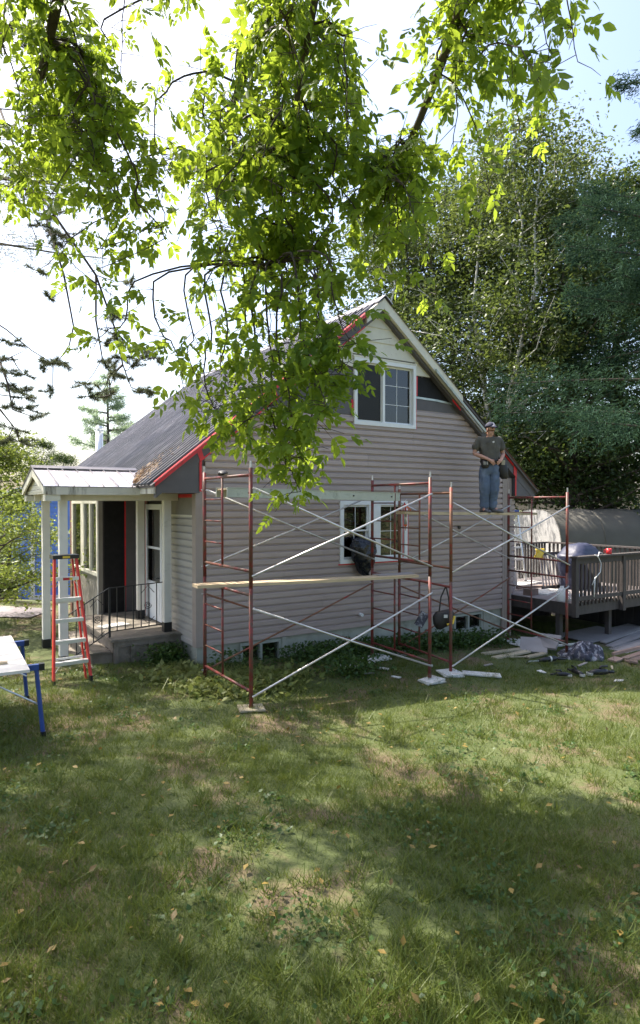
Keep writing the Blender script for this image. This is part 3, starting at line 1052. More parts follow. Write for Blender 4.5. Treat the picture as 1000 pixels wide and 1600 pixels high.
# ================================================================== SCAFFOLDS
def frame_parts(parent, back, front, base, mats, lvl):
    """one welded end frame from the back post (near the wall) to the front post; base = z of its feet"""
    b, f = Vector(back), Vector(front)
    up = Vector((0, 0, 1))
    b3, f3 = Vector((b.x, b.y, base)), Vector((f.x, f.y, base))
    fr = MB().tube([b3 + up * 1.41, f3 + up * 1.41], .019, 8).build('end_frame', mats, parent, smooth=True)
    MB().tube([b3, b3 + up * 1.50], .0255, 10).build('post', mats, fr, smooth=True)
    MB().tube([f3, f3 + up * 1.50], .0255, 10).build('post', mats, fr, smooth=True)
    inn = b3.lerp(f3, .42)
    MB().tube([b3 + up * .21, f3 + up * .21], .019, 8).build('frame_rail', mats, fr, smooth=True)
    MB().tube([inn + up * .21, inn + up * 1.41], .016, 8).build('ladder_post', mats, fr, smooth=True)
    for i in range(3):
        zz = .21 + .3 * (i + 1)
        MB().tube([b3 + up * zz, inn + up * zz], .012, 6).build('rung', mats, fr, smooth=True)
    for p, q in ((b3, f3), (f3, b3)):
        d = (q - p).normalized()
        for zz in (.15, 1.25):
            MB().tube([p + up * zz, p + up * zz + Vector((d.y, -d.x, 0)) * .05], .009, 6).build('brace_lock', 'galvanised', fr)
    if lvl == 1:
        for p in (b3, f3):
            MB().tube([p + up * 1.50, p + up * 1.585], .014, 8).build('coupling_pin', 'galvanised', fr)
    else:
        for p in (b3, f3):
            MB().tube([p - up * .03, p + up * .035], .031, 10).build('coupling', mats, fr)
    return fr


def scaffold(label, ends, group):
    """ends: two dicts with back/front (house frame t, out), base z, material names for the two lifts"""
    o0 = hw(ends[0]['b'][0], -ends[0]['b'][1])
    root = thing('scaffold_tower', label, 'scaffold', (0, 0, 0), 0, group)
    root.location = (o0.x, o0.y, ends[0]['z'])
    inv = -Vector(root.location)
    P = []
    for e in ends:
        b = hw(e['b'][0], -e['b'][1]) + inv
        f = hw(e['f'][0], -e['f'][1]) + inv
        z0 = e['z'] + inv.z
        P.append((Vector((b.x, b.y, z0)), Vector((f.x, f.y, z0))))
        frame_parts(root, b, f, z0, e['m'][0], 0)
        frame_parts(root, b, f, z0 + 1.50, e['m'][1], 1)
    off = (HU * 0)
    for k in (0, 1):
        p, q = P[0][k], P[1][k]
        d = (q - p).normalized()
        sd = Vector((d.y, -d.x, 0)) * (.034)
        for lv in (0, 1.5):
            for (a, c, s) in ((.15, 1.25, 1.0), (1.25, .15, 1.6)):
                A = p + Vector((0, 0, lv + a)) + sd * s
                B = q + Vector((0, 0, lv + c)) + sd * s
                mt = 'galvanised' if not (lv == 0 and (k == 0 or a < 1)) else 'scaffold_rust'
                if k == 1 and lv == 0:
                    mt = 'galvanised'
                mid = A.lerp(B, .5) - Vector((0, 0, .012))
                MB().tube([A, mid, B], .0145, 8).build('cross_brace', mt, root, smooth=True)
    return root


scaffold('tall scaffold tower of red frames standing in front of the lower window, nearer the porch',
         [dict(b=(-.24, .88), f=(-.26, 2.40), z=-.10, m=('scaffold_red', 'scaffold_red')),
          dict(b=(2.86, .80), f=(2.79, 2.32), z=-.15, m=('scaffold_red', 'scaffold_red'))], 'scaffold towers along the gable wall')
scaffold('rusty brown scaffold tower under the standing man, beside the wooden deck',
         [dict(b=(3.63, .60), f=(3.43, 2.11), z=-.29, m=('scaffold_red', 'scaffold_rust')),
          dict(b=(6.62, .52), f=(6.47, 2.03), z=-.34, m=('scaffold_red', 'scaffold_red'))], 'scaffold towers along the gable wall')


def plank(name, p, q, w, h, m, label, cat='plank'):
    """board lying from p to q (house frame t,out,z of its underside)"""
    P, Q = hw(p[0], -p[1], p[2]), hw(q[0], -q[1], q[2])
    c = (P + Q) / 2
    mb = MB()
    L = (Q - P).length
    n = 8
    rg = []
    for i in range(n + 1):
        x = -L / 2 + L * i / n
        sag = -.008 * math.sin(math.pi * i / n)
        rg.append([(x, -w / 2, sag), (x, w / 2, sag), (x, w / 2, sag + h), (x, -w / 2, sag + h)])
    mb.rings(rg)
    o = mb.build(name, m)
    d = Q - P
    o.location = c
    o.rotation_euler = Vector((1, 0, 0)).rotation_difference(d.normalized()).to_euler()
    tag(o, label, cat)
    return o


plank('scaffold_plank', (-.62, 1.45, 1.33), (2.98, 1.75, 1.28), .235, .042, 'plank_wood',
      'long pale lumber plank lying low across the red scaffold, sunlit')
plank('scaffold_plank', (2.30, 1.62, 1.328), (2.98, 1.67, 1.322), .20, .018, 'grey_board',
      'short dark board lying on the end of the pale plank below the garbage bag', 'board')
plank('scaffold_plank', (3.42, .88, 2.325 - .06), (7.02, .80, 2.275 - .06), .24, .05, 'plank_grey',
      'weathered plank the man is standing on')
# aluminium walkboard high on the red tower
wb = thing('walkboard', 'grey green metal walkboard high on the red scaffold under the leaves', 'plank')
A, B = hw(-.12, -1.2, 2.545), hw(2.93, -1.25, 2.495)
wb.location = (A + B) / 2
wb.rotation_euler = Vector((1, 0, 0)).rotation_difference((B - A).normalized()).to_euler()
Lb = (B - A).length
for s in (-1, 1):
    MB().box((-Lb / 2, s * .19 - .012, 0), (Lb / 2, s * .19 + .012, .125)).box((-Lb / 2, s * .19 - .022, .1255), (Lb / 2, s * .19 + .022, .135)).build('side_rail', 'plank_alu', wb)
bx('deck_sheet', (-Lb / 2 + .01, -.177, .10), (Lb / 2 - .01, .177, .118), 'plank_grey', wb)
for x in (-1.2, -.3, .6, 1.35):
    MB().tube([(x, -.203, .065), (x, -.215, .065)], .012, 8).build('rivet', 'black_plastic', wb)

# pads under the feet
def pad(label, t, out, sx, sy, rot, n=1, m='white_board'):
    p = hw(t, -out)
    zg = float(g(p.x, p.y))
    mb = MB()
    for i in range(n):
        sx_, sy_ = sx * .8, sy * .8
        mb.box((-sx_ / 2, -sy_ / 2, i * .022), (sx_ / 2, sy_ / 2, i * .022 + .02), Matrix.Rotation(rot + i * .25, 4, 'Z'))
    o = mb.build('base_pad', m)
    o.location = (p.x, p.y, zg + .02)
    o.rotation_euler = (R(1.2), R(2.3), 0)
    return tag(o, label, 'board', 'pads under the scaffold feet')


pad('pale pad under the scaffold foot nearest the house corner', -.22, .88, .55, .4, .5, 1, 'tan_board')
pad('pale pad under the front foot of the red scaffold by the porch', -.26, 2.40, .4, .3, .3, 1, 'tan_board')
pad('two white boards stacked under the right front foot of the red scaffold', 2.80, 2.36, .45, .30, .55, 2)
pad('white board scraps under the back foot of the red scaffold', 2.9, .82, .7, .35, .7, 2)
pad('white board under the front left foot of the rusty scaffold', 3.40, 2.14, .42, .42, .2, 2)
pad('long white board lying flat on the grass beside the rusty scaffold foot', 3.86, 2.36, .75, .26, -.15)
pad('white pad at the corner board under the rusty scaffold', 6.72, .55, .5, .3, .1)
pad('grey block under the back foot of the rusty scaffold below the window', 3.64, .60, .35, .35, .1, 1, 'grey_board')
pad('small white scrap on the soil in front of the lower window', 2.25, 1.05, .6, .16, .35)
pad('tiny white offcut beside the board scraps on the soil', 2.62, 1.42, .2, .1, -.4)

# bark like rag on the top rail
mb = MB()
rgs = []
for i in range(9):
    u = i / 8
    c = Vector((-.22 + .44 * u, .01 * math.sin(u * 9), .015 + .03 * math.sin(u * 3.1) + .012 * math.sin(u * 14)))
    rr = .022 + .03 * math.sin(math.pi * u) + .006 * math.sin(i * 2.7)
    rgs.append([c + Vector((0, rr * 1.3 * math.cos(a), rr * .55 * math.sin(a))) for a in [k * math.pi / 4 for k in range(8)]])
mb.rings(rgs)
o = mb.build('bark_rag', 'leather', smooth=True)
o.location = hw(-.24, -1.5, -.10 + 1.5 + 1.41 + .02)
o.rotation_euler = (0, 0, HA + 1.2)
tag(o, 'crumpled dark bark-like rag lying on the top rail of the red scaffold', 'rag')

# caulking gun hanging from the brace
cg = thing('caulking_gun', 'caulking gun with grey tube hanging beside the lower window', 'caulking gun', hw(3.62, -.78, 2.44))
MB().tube([(0, 0, -.14), (0, 0, -.36)], .026, 12).build('tube', 'alu', cg, smooth=True)
MB().tube([(0, 0, -.36), (0, 0, -.385), (0, 0, -.40)], [.029, .029, .012], 12).build('end_cap', 'orange', cg)
MB().tube([(0, 0, -.40), (0, 0, -.47)], [.009, .004], 8).build('nozzle', 'orange', cg)
MB().box((-.012, -.015, -.14), (.012, .015, .0)).box((-.03, -.012, -.03), (-.012, .012, .03)).build('body', 'red_plastic', cg)
MB().tube([(.01, 0, -.03), (.07, 0, -.07), (.10, 0, -.14)], .009, 6).build('handle', 'orange', cg)
MB().tube([(.0, 0, -.02), (.05, 0, -.09), (.055, 0, -.15)], .007, 6).build('trigger', 'orange', cg)
MB().tube([(0, 0, 0), (0, 0, .07), (.025, 0, .085)], .005, 6).build('rod_hook', 'alu', cg)

# tool bag hanging on straps from the rusty tower
tb = thing('tool_bag', 'black tool pouch belt hanging on straps from the rusty scaffold', 'tool bag', hw(3.45, -1.95, 1.06))
for s in (-1, 1):
    MB().tube([(.02, 0, .06), (s * .06, .0, -.12), (s * .09, 0, -.36)], .012, 6).build('strap', 'leather', tb)
rg = []
for zz, sx, sy in ((-.34, .13, .05), (-.40, .17, .075), (-.52, .165, .085), (-.60, .12, .06), (-.62, .05, .03)):
    rg.append([(sx * math.cos(a) * (1 + .1 * math.sin(3 * a)) - .02, sy * math.sin(a), zz + .03 * math.cos(a)) for a in [k * math.pi / 6 for k in range(12)]])
MB().rings(rg).build('pouch', 'leather', tb, smooth=True)
MB().box((-.26, -.05, -.70), (-.13, .04, -.46), Matrix.Rotation(.5, 4, 'Y') @ Matrix.Translation((.1, 0, -.02))).build('side_pocket', 'cloth', tb)
MB().box((-.03, -.1, -.44), (.03, -.09, -.39)).build('emblem', 'white_board', tb)
MB().tube([(.02, -.09, -.55), (.11, -.1, -.53), (.15, -.06, -.42)], .018, 7).build('tape_measure', 'yellow', tb)
MB().tube([(.07, -.06, -.60), (.10, -.05, -.78)], .012, 7).build('tool_handle', 'black_plastic', tb)

# garbage bag stuffed through the open window
gb = []
prof = [(1.80, .20, .07), (1.765, .23, .11), (1.66, .25, .14), (1.52, .235, .14), (1.38, .18, .12), (1.26, .12, .09), (1.17, .06, .05), (1.13, .02, .02)]
pz = np.array([p_[0] for p_ in prof])[::-1]
for i in range(27):
    zz = 1.80 - .67 * i / 26
    sx = float(np.interp(zz, pz, np.array([p_[1] for p_ in prof])[::-1]))
    sy = float(np.interp(zz, pz, np.array([p_[2] for p_ in prof])[::-1]))
    cx_ = 3.13 + .06 * (i / 26) + .012 * math.sin(i * .8)
    gb.append([(cx_ + sx * math.cos(a), -.16 - sy * math.sin(a), zz + .015 * math.sin(3 * a)) for a in [k * math.pi / 26 for k in range(52)]])
o = MB().rings(gb).build('garbage_bag', 'bag', smooth=True)
crumple(o, .022, 9, 4, 3.1)
o.location = HO
o.rotation_euler = (0, 0, HA)
tag(o, 'black plastic garbage bag hanging from the lower window', 'garbage bag')

# ================================================================== RED STEP LADDER by the porch
def step_ladder(name, label, loc, rzz, hgt, wb_, wt, lean, mr, mstep, mtop, nsteps, spread, cap_text=False):
    lad = thing(name, label, 'ladder', loc, rzz)
    L_, T_ = Vector((-wb_ / 2, 0, 0)), Vector((-wt / 2, lean, hgt - .05))
    for s in (-1, 1):
        a = Vector((s * wb_ / 2, 0, 0))
        b = Vector((s * wt / 2, lean, hgt - .05))
        MB().bar(a + Vector((0, 0, .05)), b, .026, .075, up=(0, 1, 0)).build('side_rail', mr, lad)
        MB().bar(a, a + Vector((0, 0, .07)), .034, .085, up=(0, 1, 0)).build('foot', 'black_plastic', lad)
        a2 = Vector((s * (wb_ / 2 - .035), .09 + spread, 0))
        b2 = Vector((s * (wt / 2 - .03), lean + .09, hgt - .07))
        MB().bar(a2, b2, .022, .04, up=(0, 1, 0)).build('rear_rail', mr, lad)
    for i in range(nsteps):
        u = (i + 1) / (nsteps + 1) * .98
        zz = u * hgt
        y = lean * u
        w = (wb_ + (wt - wb_) * u) / 2 - .012
        MB().box((-w, y - .045, zz - .012), (w, y + .045, zz + .012)).box((-w, y - .047, zz - .035), (w, y - .0455, zz + .012)).build('step', mstep, lad)
        if i in (0, nsteps - 1):
            for s in (-1, 1):
                MB().bar((s * w, y - .02, zz - .13), (s * (w - .075), y - .02, zz - .02), .014, .006).build('step_brace', mstep, lad)
    for u in (.18, .62):
        w = (wb_ + (wt - wb_) * u) / 2 - .04
        y2 = (.09 + spread) * (1 - u) + (lean + .09) * u
        MB().bar((-w, y2, u * hgt), (w, y2, u * hgt), .02, .03).build('rear_bar', mstep, lad)
    MB().box((-wt / 2 - .03, lean - .06, hgt - .055), (wt / 2 + .03, lean + .15, hgt)).build('top_cap', mtop, lad)
    return lad, lean


p = Vector((-3.44, 8.86, 0))
lad, ln = step_ladder('step_ladder', 'red fibreglass step ladder with aluminium steps leaning at the porch post', (p.x, p.y, float(g(p.x, p.y))), R(36), 1.76, .50, .30, .34, 'fibre_red', 'alu', 'black_plastic', 5, .02)
bx('label_sticker', (-.05, ln - .0615, 1.715), (.05, ln - .0605, 1.745), 'yellow', lad)
u = 5 / 6 * .98
bx('label_sticker', (-.06, ln * u - .0485, u * 1.76 - .03), (.03, ln * u - .0475, u * 1.76 + .006), 'red_plastic', lad)
bx('label_sticker', (.031, ln * u - .0485, u * 1.76 - .03), (.07, ln * u - .0475, u * 1.76 + .006), 'yellow', lad)

# ================================================================== WORK TABLE at the left
tz = .78
wt_ = thing('work_table', 'pale work table on blue steel trestle legs at the left edge', 'table', (-3.35, 7.2, float(g(-3.35, 7.2))))
inv = -Vector(wt_.location)
c = [Vector((-2.93, 6.44, tz)), Vector((-3.92, 8.10, tz)), Vector((-4.85, 7.55, tz)), Vector((-3.86, 5.89, tz))]
mb = MB()
lo = [q + inv - Vector((0, 0, .03)) for q in c]
hi = [q + inv for q in c]
mb.rings([lo, hi])
mb.build('table_top', 'table_top', wt_)
ax = (c[0] - c[3]).normalized()
ay = (c[1] - c[0]).normalized()
for i, u in enumerate((.18, .88)):
    m0 = c[0].lerp(c[1], u) + Vector((0, 0, -.065)) + inv
    MB().bar(m0 - ax * 1.15, m0 + ax * .13, .06, .06).build('cross_beam', 'blue_steel', wt_)
    MB().bar(m0 + ax * .125, m0 + ax * .18, .07, .07).build('beam_end', 'black_plastic', wt_)
    for k, e in ((0, m0 + ax * .10), (1, m0 - ax * .95)):
        foot = e + ax * (.06 if k == 0 else -.12) + ay * (-.05 if i == 0 else .05)
        foot.z = float(g(foot.x - inv.x, foot.y - inv.y)) + inv.z
        MB().tube([e, foot], .024, 8).build('leg', 'blue_steel', wt_)
        MB().tube([foot, foot + Vector((0, 0, .05))], .03, 8).build('foot', 'black_plastic', wt_)
    MB().tube([m0 - ax * .5, m0 + ax * .15 - Vector((0, 0, .42))], .010, 6).build('leg_strut', 'alu', wt_)
# tools on the table
cs = thing('trim_cutter', 'small silver and green hand tool lying on the work table', 'tool', (-3.62, 6.95, tz + .002), 2.2)
MB().box((-.16, -.05, 0), (.16, .05, .015)).build('base_plate', 'alu', cs)
MB().box((-.02, -.045, .0155), (.14, .045, .085)).build('motor_body', 'blue_top', cs)
MB().tube([(-.13, 0, .0155), (-.13, 0, .08), (0, 0, .11), (.06, 0, .086)], .014, 8).build('handle', 'black_plastic', cs)
o = MB().bar((-.12, 0, .012), (.12, 0, .012), .06, .022).build('wood_offcut', 'plank_wood')
o.location = (-3.38, 6.62, tz + .002)
o.rotation_euler = (0, 0, .5)
tag(o, 'short block of raw wood on the work table near its corner', 'wood block')
o = MB().bar((-.3, 0, .006), (.3, 0, .006), .09, .01).build('siding_offcut', 'grey_board')
o.location = (-4.2, 7.55, tz + .002)
o.rotation_euler = (0, 0, 1.3)
tag(o, 'grey strip of siding offcut at the far end of the work table', 'offcut')

# ================================================================== DECK
DF, DX0, DX1, DB = -1.45, 7.40, 11.1, 2.0
DZ = .43
deck = thing('deck', 'brown wooden deck with baluster railing at the right of the house', 'deck', hw(DX0, DF, 0), HA)


def dl(t, d, zz):
    return Vector((t - DX0, d - DF, zz))


def dbox(name, a, b, m, parent=deck):
    return bx(name, tuple(dl(*a)), tuple(dl(*b)), m, parent)


n = 26
for i in range(n):
    a = DF + (DB - DF) * i / n
    b = DF + (DB - DF) * (i + 1) / n - .008
    dbox('floor_board', (DX0, a, DZ - .03), (DX1, b, DZ), 'deck_floor')
dbox('rim_board', (DX0, DF - .045, DZ - .24), (DX1, DF - .005, DZ + .005), 'deck_wood')
dbox('rim_board', (DX0 - .045, DF - .045, DZ - .24), (DX0 - .005, DB, DZ + .005), 'deck_wood')
dbox('rim_board', (DX1 + .005, DF - .045, DZ - .24), (DX1 + .045, DB, DZ + .005), 'deck_wood')
for i in range(8):
    t = DX0 + .3 + i * .45
    dbox('joist', (t, DF, DZ - .2), (t + .04, DB, DZ - .032), 'deck_wood')
for (t, d) in ((DX0 + .1, DF + .35), (DX0 + 1.8, DF + .35), (DX1 - .3, DF + .35), (DX0 + .1, DB - .3), (DX1 - .3, DB - .3)):
    dbox('support_post', (t - .05, d - .05, -.75), (t + .05, d + .05, DZ - .201), 'deck_wood')
RT = DZ + .92
for i in range(16):  # dark boards added at the back to keep the space under the deck dark
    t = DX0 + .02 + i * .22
    dbox('shade_panel', (t, DB - .25, -.95), (t + .212, DB - .225, DZ - .201), 'dark_wall')
for i in range(14):  # the same added darkening boards along the right side
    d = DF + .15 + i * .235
    dbox('shade_panel', (DX1 - .1, d, -.95), (DX1 - .075, d + .227, DZ - .201), 'dark_wall')
# front railing
posts = [DX0 + .0, DX0 + 1.62, DX1 - .05]
for t in posts:
    dbox('rail_post', (t - .05, DF - .15, DZ - .26), (t + .05, DF - .046, RT - .002), 'deck_wood')
top = dbox('railing', (DX0 - .08, DF - .19, RT), (DX1 + .08, DF - .02, RT + .04), 'deck_wood')
for a, b in zip(posts[:-1], posts[1:]):
    dbox('top_stringer', (a + .051, DF - .125, RT - .12), (b - .051, DF - .085, RT - .001), 'deck_wood', top)
    dbox('bottom_stringer', (a + .051, DF - .125, DZ + .06), (b - .051, DF - .085, DZ + .14), 'deck_wood', top)
    m_ = int((b - a - .1) / .118)
    for i in range(m_):
        t = a + .05 + (i + .5) * (b - a - .1) / m_
        dbox('baluster', (t - .022, DF - .084, DZ - .05), (t + .022, DF - .046, RT - .03), 'deck_wood', top)
# right side and back railing
top2 = dbox('railing', (DX1 - .06, DF - .015, RT), (DX1 + .08, DB, RT + .04), 'deck_wood')
for i in range(26):
    d = DF + .1 + i * (DB - DF - .2) / 25
    dbox('baluster', (DX1 - .02, d - .022, DZ + .005), (DX1 + .02, d + .022, RT - .001), 'deck_wood', top2)
top3 = dbox('railing', (9.7, DB - .07, RT), (DX1 - .065, DB + .07, RT + .04), 'deck_wood')
for i in range(12):
    t = 9.75 + i * .115
    dbox('baluster', (t - .022, DB - .02, DZ + .005), (t + .022, DB + .02, RT - .001), 'deck_wood', top3)
# loose railing panel leaning on the covered grill
lp = thing('railing_panel', 'loose slatted railing panel leaning inside the deck behind the scaffold', 'railing panel', hw(8.55, .15, DZ + .004), HA + .12)
MB().bar((0, 0, .05), (1.15, 0, .03), .035, .07).build('bottom_rail', 'deck_wood', lp)
MB().bar((.16, .2, .82), (1.32, .2, .80), .035, .07).build('top_rail', 'deck_wood', lp)
for i in range(9):
    x = .06 + i * .128
    MB().bar((x, 0, .07), (x + .16, .2, .80), .03, .03).build('slat', 'deck_floor', lp)

# covered grill on the deck
cv = thing('covered_grill', 'barbecue under a dark blue cover standing on the deck', 'grill', hw(9.75, .0, DZ), HA + .1)
rg = []
for zz, sx, sy in ((.02, .58, .30), (.35, .60, .31), (.70, .66, .33), (.78, .66, .33), (.86, .52, .29), (.95, .40, .25), (1.02, .30, .20), (1.05, .14, .10)):
    rg.append([(sx * math.copysign(abs(math.cos(a)) ** .6, math.cos(a)) * (1 + .03 * math.sin(9 * a + zz)), sy * math.copysign(abs(math.sin(a)) ** .6, math.sin(a)) * (1 + .03 * math.sin(7 * a + zz * 4)), zz) for a in [k * math.pi / 14 for k in range(28)]])
crumple(MB().rings([[((1 - u) * Vector(a) + u * Vector(b)) for a, b in zip(r0_, r1_)] for r0_, r1_ in zip(rg[:-1], rg[1:]) for u in (0, .34, .67)] + [rg[-1]]).build('grill_cover', 'cover', cv, smooth=True), .018, 4.5, 3, .9)
MB().box((-.62, -.36, .0), (-.56, -.30, .03)).box((.56, -.36, 0), (.62, -.30, .03)).build('wheel_feet', 'black_plastic', cv)

al, _ = step_ladder('step_ladder', 'aluminium step ladder with blue top standing on the deck', hw(9.15, 1.45, DZ), HA - .5, 1.85, .55, .34, .30, 'alu', 'alu', 'blue_top', 5, .45)


def loose(name, label, cat, t, d, zz, sx, sy, sz, rot, m, tilt=(0, 0), group=None):
    o = MB().box((-sx / 2, -sy / 2, 0), (sx / 2, sy / 2, sz)).build(name, m)
    q = hw(t, d)
    o.location = (q.x, q.y, zz)
    o.rotation_euler = (tilt[0], tilt[1], HA + rot)
    return tag(o, label, cat, group)


gp = 'loose boards on the deck'
loose('siding_offcut', 'wide white panel lying flat on the deck floor by the ladder', 'board', 8.35, -.1, DZ + .002, 1.0, .45, .03, .3, 'white_board', group=gp)
loose('siding_offcut', 'brown board lying across the white panel on the deck', 'board', 8.6, .35, DZ + .035, 1.1, .1, .05, -.2, 'brown_board', group=gp)
loose('siding_offcut', 'white strip leaning low at the edge of the deck behind the post', 'board', 8.05, -.85, DZ + .002, .9, .12, .03, .9, 'white_board', (0, -.12), group=gp)
loose('siding_offcut', 'narrow grey strip beside the white strip on the deck edge', 'board', 7.85, -.95, DZ + .002, .7, .08, .05, .95, 'alu', group=gp)
loose('siding_offcut', 'small rust red box of offcuts on the deck beside the house corner', 'board', 7.72, -.2, DZ + .002, .28, .2, .14, .1, 'brown_board', group=gp)
loose('siding_offcut', 'long white sheet lying at the back of the deck', 'board', 9.0, 1.1, DZ + .002, 1.3, .4, .04, .15, 'white_board', group=gp)
o = MB().tube([(-.2, 0, .06), (.2, 0, .06)], .06, 14).build('rolled_flashing', 'alu', smooth=True)
o.location = hw(8.1, -1.15, DZ)
o.rotation_euler = (0, 0, HA + .2)
tag(o, 'short grey roll of flashing on the deck edge', 'roll')
# bucket, towel, bottle, cup, hose
bk = thing('bucket', 'white bucket standing on the deck against the house', 'bucket', hw(8.45, .95, DZ))
MB().rings([[(r_ * math.cos(a), r_ * math.sin(a), zz) for a in [k * math.pi / 8 for k in range(16)]] for r_, zz in ((.12, 0), (.15, .36), (.16, .37), (.16, .39), (.14, .39))]).build('shell', 'white', bk, smooth=True)
MB().tube([(.155 * math.cos(a), -.03, .36 - .14 * math.sin(a)) for a in [k * math.pi / 8 for k in range(9)]], .005, 5).build('bail', 'iron', bk)
rgs = []
for i in range(7):
    zz = .96 - .24 * i / 6
    rgs.append([(x, -.03 + .02 * math.sin(x * 22 + i) * (1 + .2 * i) + o_, zz) for x, o_ in [(-.15 + .3 * k / 9, 0) for k in range(10)] + [(.15 - .3 * k / 9, .012) for k in range(10)]])
o = MB().rings(rgs).build('work_towel', 'yellow', smooth=True)
o.location = hw(8.62, .3, DZ)
o.rotation_euler = (0, 0, HA)
tag(o, 'yellow cloth hanging over the loose railing panel', 'cloth')
jg = thing('water_jug', 'white plastic jug standing at the deck corner post', 'jug', hw(DX0 + .0, DF - .10, RT + .041))
MB().rings([[(r_ * math.cos(a), r_ * math.sin(a), zz) for a in [k * math.pi / 7 for k in range(14)]] for r_, zz in ((.07, 0), (.075, .02), (.075, .13), (.05, .17), (.025, .19), (.025, .21))]).build('jug_body', 'white', jg, smooth=True)
MB().tube([(.06, 0, .14), (.11, 0, .13), (.11, 0, .06), (.07, 0, .05)], .010, 6).build('handle', 'white', jg)
jg.location = hw(DX0 + .12, DF + .3, DZ)
jg.scale = (1.5, 1.5, 1.5)
cu = thing('mug', 'red mug standing on the deck railing', 'mug', hw(DX0 + 1.12, DF - .10, RT + .041))
MB().rings([[(r_ * math.cos(a), r_ * math.sin(a), zz) for a in [k * math.pi / 8 for k in range(16)]] for r_, zz in ((.05, 0), (.055, .01), (.06, .115), (.05, .115), (.045, .02))]).build('cup', 'red_plastic', cu, smooth=True)
MB().tube([(-.055, 0, .095), (-.10, 0, .085), (-.10, 0, .04), (-.055, 0, .025)], .008, 6).build('handle', 'red_plastic', cu)
q = []
for i in range(26):
    u = i / 25
    q.append((.95 - .45 * u + .16 * math.sin(u * 3.1), -.205 - .01 * math.sin(u * 5), .06 + .08 * math.sin(u * 9) * (1 - u) - .62 * u ** 2 + .2 * math.sin(math.pi * u)))
q2 = [(.52, -.20, RT - .55 - RT), (.60, -.21, -.42), (.78, -.212, -.30), (.80, -.212, -.12), (.70, -.21, .02), (.62, -.19, .055)]
o = MB().tube([Vector(v) for v in q2], .009, 6).tube([(.62, -.2, -.4), (.60, -.2, -.62), (.59, -.2, -.8)], .011, 6).tube([(.70, -.21, .02), (.83, -.15, .10), (.98, -.12, .07)], .009, 6).build('white_cable', 'white', smooth=True)
o.location = hw(DX0 - .12, DF, RT)
o.rotation_euler = (0, 0, HA)
tag(o, 'white cord looped over the front railing of the deck', 'cord')
pk = loose('parts_box', 'small red and white package on the deck floor behind the railing', 'package', 8.45, -1.30, DZ + .002, .22, .1, .07, .1, 'red_plastic')
pk2 = loose('parts_box', 'flat black tool case on the deck floor behind the railing', 'case', 8.05, -1.28, DZ + .002, .4, .14, .06, .05, 'black_plastic')

# ================================================================== BOARDS AND TOOLS ON THE GROUND
gb_ = 'scrap boards lying on the lawn'


def gboard(label, t, out, sx, sy, sz, rot, m, lift=.0, tilt=(0, 0)):
    q = hw(t, -out)
    o = loose('scrap_board', label, 'board', t, -out, float(g(q.x, q.y)) + .015 + lift, sx, sy, sz, rot, m, tilt, gb_)
    return o


gboard('grey square board leaning on the pale strips at the deck end of the lawn', 6.30, 1.42, .50, .46, .035, -HA - .35, 'grey_board', .10, (.42, .0))
gboard('second grey square board overlapping it with pale cut edge', 6.55, 1.55, .42, .42, .045, -HA - .62, 'grey_board', .17, (.46, .0))
gboard('long pale tan strip lying on the grass left of the grey square boards', 5.62, 1.25, .95, .13, .03, -.12, 'tan_board')
gboard('pale tan strip nearest the camera beside the grey boards', 5.55, 1.52, .95, .14, .03, .02, 'tan_board')
gboard('short tan strip tucked under the leaning grey board', 5.95, 1.75, .55, .12, .03, .05, 'tan_board')
gboard('white sheet lying at the foot of the corner board under the deck scaffold', 7.15, .80, 1.5, .35, .012, .1, 'white_board', .03, (.05, 0))
gboard('wide grey sheet lying under the front edge of the deck', 8.9, .95, 1.6, .8, .02, .05, 'grey_board', .06, (.06, 0))
gboard('second wide grey sheet under the deck further right', 10.2, 1.05, 1.3, .8, .02, .1, 'grey_board', .07, (.06, 0))
gboard('white scrap beside the crumpled cloth', 6.42, 2.05, .32, .2, .012, .2, 'white_board')
gboard('white strip lying on the grass under the scaffold end', 7.0, 1.35, 1.1, .07, .03, -.25, 'white_board', .02)
for i in range(6):
    gboard(['outermost long grey board of the row below the deck', 'second long grey board of the row below the deck', 'third long grey board of the row below the deck',
            'fourth long grey board of the row below the deck', 'fifth long grey board of the row below the deck', 'innermost long grey board of the row below the deck'][i],
           8.95 + .11 * i, 2.12 - .165 * i, 2.3, .12, .03, .10 + .025 * i + .03 * math.sin(i * 2.1), 'grey_board', .03 * (i % 2) + .008 * i, (.10 if i % 2 else .02, 0))
gboard('long rusty brown board at the right edge of the lawn', 7.95, 2.62, 1.5, .12, .04, .12, 'brown_board', .05)
gboard('brown board with pale face lying across the brown heap', 7.70, 2.72, 1.1, .16, .03, .2, 'brown_board', .02, (.1, 0))
gboard('short curled brown board in front of the brown heap', 7.22, 2.88, .35, .14, .03, .6, 'brown_board', .015, (.12, .1))
gboard('thin brown strip on top of the brown heap at the right edge', 7.75, 2.50, 1.2, .05, .05, .05, 'brown_board', .1)
gboard('grey offcut at the right edge in front of the brown heap', 6.75, 3.5, .35, .12, .02, .3, 'grey_board')
gboard('short pinkish board at the left end of the brown heap', 7.02, 2.66, .32, .16, .03, .2, 'brown_board', .02, (.1, 0))
